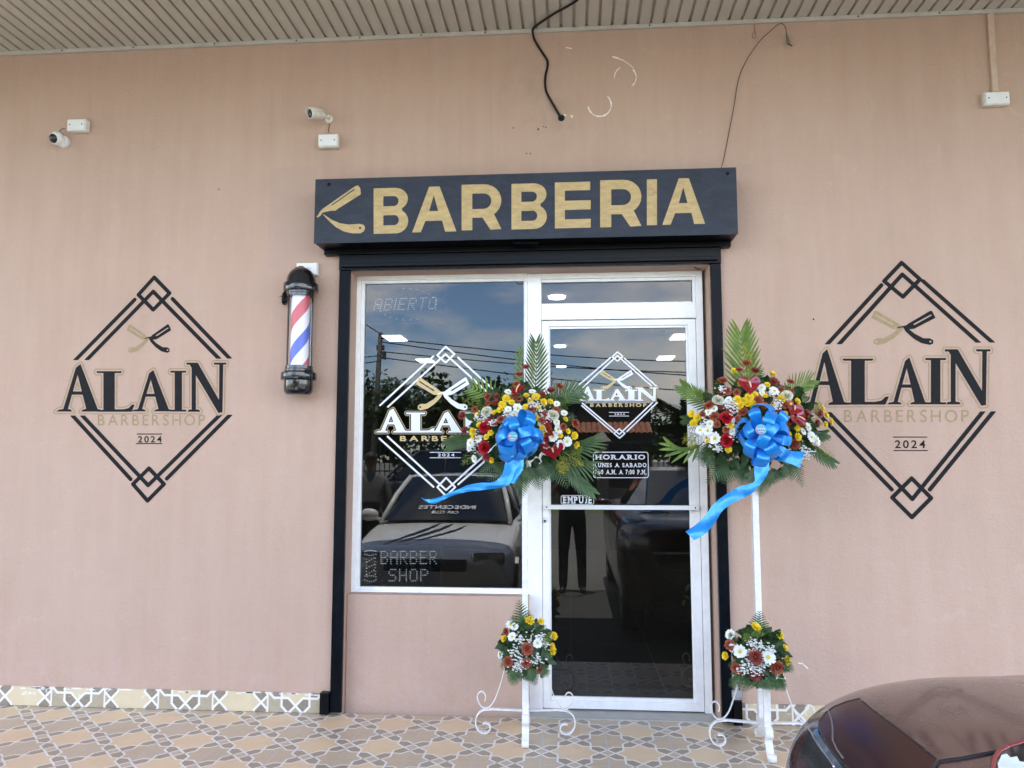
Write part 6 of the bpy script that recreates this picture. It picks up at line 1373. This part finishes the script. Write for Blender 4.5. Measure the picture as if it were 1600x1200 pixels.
def people():
    skin = pm('skin', (.22, .12, .075), .5, var=.08); blk = pm('black_cloth', (.014, .014, .016), .85); grey = pm('grey_cloth', (.17, .17, .165), .9); den = pm('dark_denim', (.02, .022, .03), .85); shoe = pm('shoe', (.02, .02, .02), .6); hair = pm('hair', (.012, .009, .008), .6)
    arms = dict(l=((-.17, .0, 1.39), (-.26, .14, 1.20), (-.11, .36, 1.42), (.35, .55, .6), (0, -.4, 1), (1, .3, 0)), r=((.17, 0, 1.39), (.27, .14, 1.20), (.12, .36, 1.42), (-.35, .55, .6), (0, -.4, 1), (-1, .3, 0)))
    def phone(root):
        mb = MB(); mb.box(-.075, .075, .435, .443, 1.46, 1.535); o = mb.build('phone', MAT['plastic_dark'], root, bevel=.004); o.matrix_parent_inverse = Matrix.Identity(4)
    person('person in dark clothes holding up a phone with both hands between the parked cars', (0, -5.02, ZG), 0, skeleton(arms), skin, blk, den, shoe, hair, phone)
    arms = dict(l=((-.19, .0, 1.38), (-.25, -.03, 1.10), (-.23, .05, .86), (0, .1, -1), (0, 1, .1), (1, 0, 0)), r=((.19, 0, 1.38), (.25, -.03, 1.10), (.23, .05, .86), (0, .1, -1), (0, 1, .1), (-1, 0, 0)))
    person('person in a grey t-shirt standing beside the silver hatchback, back to the shop', (-2.62, -5.1, ZG), pi*.93, skeleton(arms), skin, grey, den, shoe, hair)
people()

# ------------------------------------------------------------------ across the road: trees, fence, gate house, utility pole
def across():
    leaf = leafm('tree_leaf', (.018, .040, .010), (.055, .090, .022), .55, 1.2, .2); bark = pm('bark', (.10, .08, .06), .9, var=.3)
    def tree_mesh(seed, h, r):
        q = random.Random(seed); tr = MB(); tr.tube([(0, 0, 0), (.05, .03, h*.25), (.0, -.05, h*.5), (.05, 0, h*.75)], [.17, .14, .11, .05], 8); cl = []
        for k in range(9):
            a = q.uniform(0, 2*pi); e = Vector((cos(a)*r*q.uniform(.3, .8), sin(a)*r*q.uniform(.3, .8), h*q.uniform(.5, .95))); tr.tube([(0, 0, h*q.uniform(.3, .5)), e*.6+Vector((0, 0, .2*h)), e], [.07, .05, .02], 6); cl.append(e)
        cl += [Vector((q.gauss(0, r*.45), q.gauss(0, r*.45), h*q.uniform(.35, .95))) for _ in range(16)]
        mb = MB()
        for c in cl:
            rr = r*q.uniform(.25, .45)
            for k in range(95):
                d = Vector((q.gauss(0, 1), q.gauss(0, 1), q.gauss(0, .8))).normalized()*rr*q.uniform(.5, 1.08); u = Vector((q.gauss(0, 1), q.gauss(0, 1), q.gauss(0, 1))).normalized(); w = u.orthogonal(); s = q.uniform(.10, .20); p = c+d
                mb.add([p-u*s, p+w*s*.5, p+u*s, p-w*s*.5], [(0, 1, 2, 3)])
        return tr.mesh('trunk', bark, True), mb.mesh('crown', leaf)
    ms = [tree_mesh(1, 4.4, 2.3), tree_mesh(2, 3.8, 2.0), tree_mesh(3, 5.0, 2.4)]
    spots = [(-14.5, -35, 0, 1.25), (-11.6, -36.5, 1, 1.35), (-9.0, -35.5, 2, 1.15), (-6.4, -37, 0, 1.3), (-3.9, -36, 1, 1.35), (-1.5, -37.5, 2, 1.05), (5.2, -33, 0, .85), (8.0, -35, 1, 1.05), (-17.5, -37, 2, 1.05), (11.5, -36, 2, 1.0)]
    side = ['furthest left', 'left of the utility pole', 'behind the utility pole', 'third from the utility pole', 'next to the gate house end', 'behind the gate house', 'right of the gate house', 'second on the right of the gate house', 'at the far left end', 'at the far right end']
    for (x, y, k, s), w in zip(spots, side):
        t = thing('broadleaf_tree', 'dark leafy tree across the road, '+w, 'tree', (x, y, ZG), 'trees across the road'); t.scale = (s, s, s); t.rotation_euler = (0, 0, x*1.7)
        for nm, me in zip(('trunk', 'crown'), ms[k]): o = bpy.data.objects.new(nm, me); COL.objects.link(o); o.parent = t
    # utility pole and wires
    up = thing('utility_pole', 'leaning grey utility pole across the road carrying several wires', 'utility pole', (-9.9, -33.5, ZG)); gp = pm('weathered_wood', (.16, .145, .125), .85, var=.25)
    mb = MB(); mb.tube([(-10.05, -33.5, ZG), (-9.9, -33.5, 4), (-9.72, -33.5, 7.9)], [.17, .14, .11], 12); mb.build('pole', gp, up, smooth=True)
    mb = MB(); mb.box(-9.95, -9.55, -33.7, -33.55, 7.0, 7.25); mb.lathe([(.12, 6.5), (.12, 6.9)], (-9.5, -33.4, 0), 10, cap=True); mb.box(-9.75, -8.9, -33.47, -33.40, 7.55, 7.63); mb.build('pole_fittings', gp, up)
    wires = [((-9.7, 7.6), (14, 6.2), .5), ((-9.7, 7.4), (14, 5.1), .4), ((-9.7, 6.9), (14, 5.6), .4), ((-9.7, 6.6), (14, 4.2), .3), ((-9.7, 6.7), (-30, 5.4), .3), ((-9.7, 6.4), (-30, 5.2), .3), ((-9.7, 7.8), (-13.5, 10.6), .1), ((-13.5, 10.6), (6, 12.6), .3)]
    labs = ['topmost of the wires running right from the utility pole', 'second wire running right from the utility pole', 'third wire running right from the utility pole', 'lowest wire running right from the utility pole', 'upper wire running left from the utility pole', 'lower wire running left from the utility pole', 'wire climbing from the utility pole top', 'highest wire crossing the sky']
    for i, ((xa, za), (xb, zb), sag) in enumerate(wires):
        w = thing('overhead_wire', labs[i], 'wire', (xa, -33.4, za), 'overhead wires'); mb = MB(); mb.tube([(xa+(xb-xa)*k/12, -33.4, za+(zb-za)*k/12-sag*sin(pi*k/12)) for k in range(13)], .028, 6); mb.build('wire', MAT['black_rubber'], w)
    # fence, gate pillar, gate house
    iron = pm('dark_iron', (.03, .03, .03), .6); st = pm('brown_render', (.10, .085, .07), .85)
    f = thing('iron_fence', 'dark iron bar fence on a low wall across the road', 'fence', (-6, -22, ZG))
    mb = MB(); mb.box(-20, 12, -22.1, -21.9, ZG, .45); mb.build('low_wall', st, f); mb = MB()
    for k in range(178): x = -19.9+k*.18; mb.box(x-.013, x+.013, -22.013, -21.987, .45, 2.2)
    mb.box(-20, 12, -22.02, -21.98, 1.0, 1.05); mb.box(-20, 12, -22.02, -21.98, 2.0, 2.05); tag(mb.build('fence_bars', iron, f), kind='stuff')
    for x, lab in ((1.05, 'rendered gate pillar with a pyramid cap and lantern near the gate house'), (-3.6, 'rendered gate pillar with a pyramid cap left of the gate house')):
        p = thing('gate_pillar', lab, 'gate pillar', (x, -21.6, ZG)); mb = MB(); mb.box(x-.2, x+.2, -21.8, -21.4, ZG, 2.05); mb.build('shaft', st, p, bevel=.02)
        mb = MB(); mb.add([(x-.28, -21.88, 2.05), (x+.28, -21.88, 2.05), (x+.28, -21.32, 2.05), (x-.28, -21.32, 2.05), (x, -21.6, 2.42)], [(0, 1, 4), (1, 2, 4), (2, 3, 4), (3, 0, 4), (0, 3, 2, 1)]); mb.build('cap', pm('pale_stone', (.3, .29, .26), .8), p)
        mb = MB(); mb.box(x-.08, x+.08, -21.39, -21.25, 1.5, 1.85); mb.build('lantern', pm('lantern_glass', (.35, .28, .14), .3), p, bevel=.02)
    g = thing('gate_house', 'dark gate house with a terracotta tiled canopy across the road', 'house', (1.0, -25, ZG))
    mb = MB(); mb.box(-1.8, 3.0, -28, -24.5, ZG, 3.55); mb.build('walls', pm('dark_render', (.030, .022, .020), .9), g)
    mb = MB(); mb.box(-.6, .1, -24.51, -24.46, 2.85, 3.3); mb.build('window', pm('pale_frame', (.4, .42, .42), .5), g)
    mb = MB()
    for k in range(24):
        x = -1.75+k*.2; A = [(x+.1*cos(a), -24.45, 2.78+.07*sin(a)) for a in [pi*j/6 for j in range(7)]]; B = [(x+.1*cos(a), -23.4, 2.36+.07*sin(a)) for a in [pi*j/6 for j in range(7)]]; mb.strip(A, B)
    mb.build('tiled_canopy', pm('terracotta', (.34, .13, .075), .8, var=.25, scale=3), g)
across()
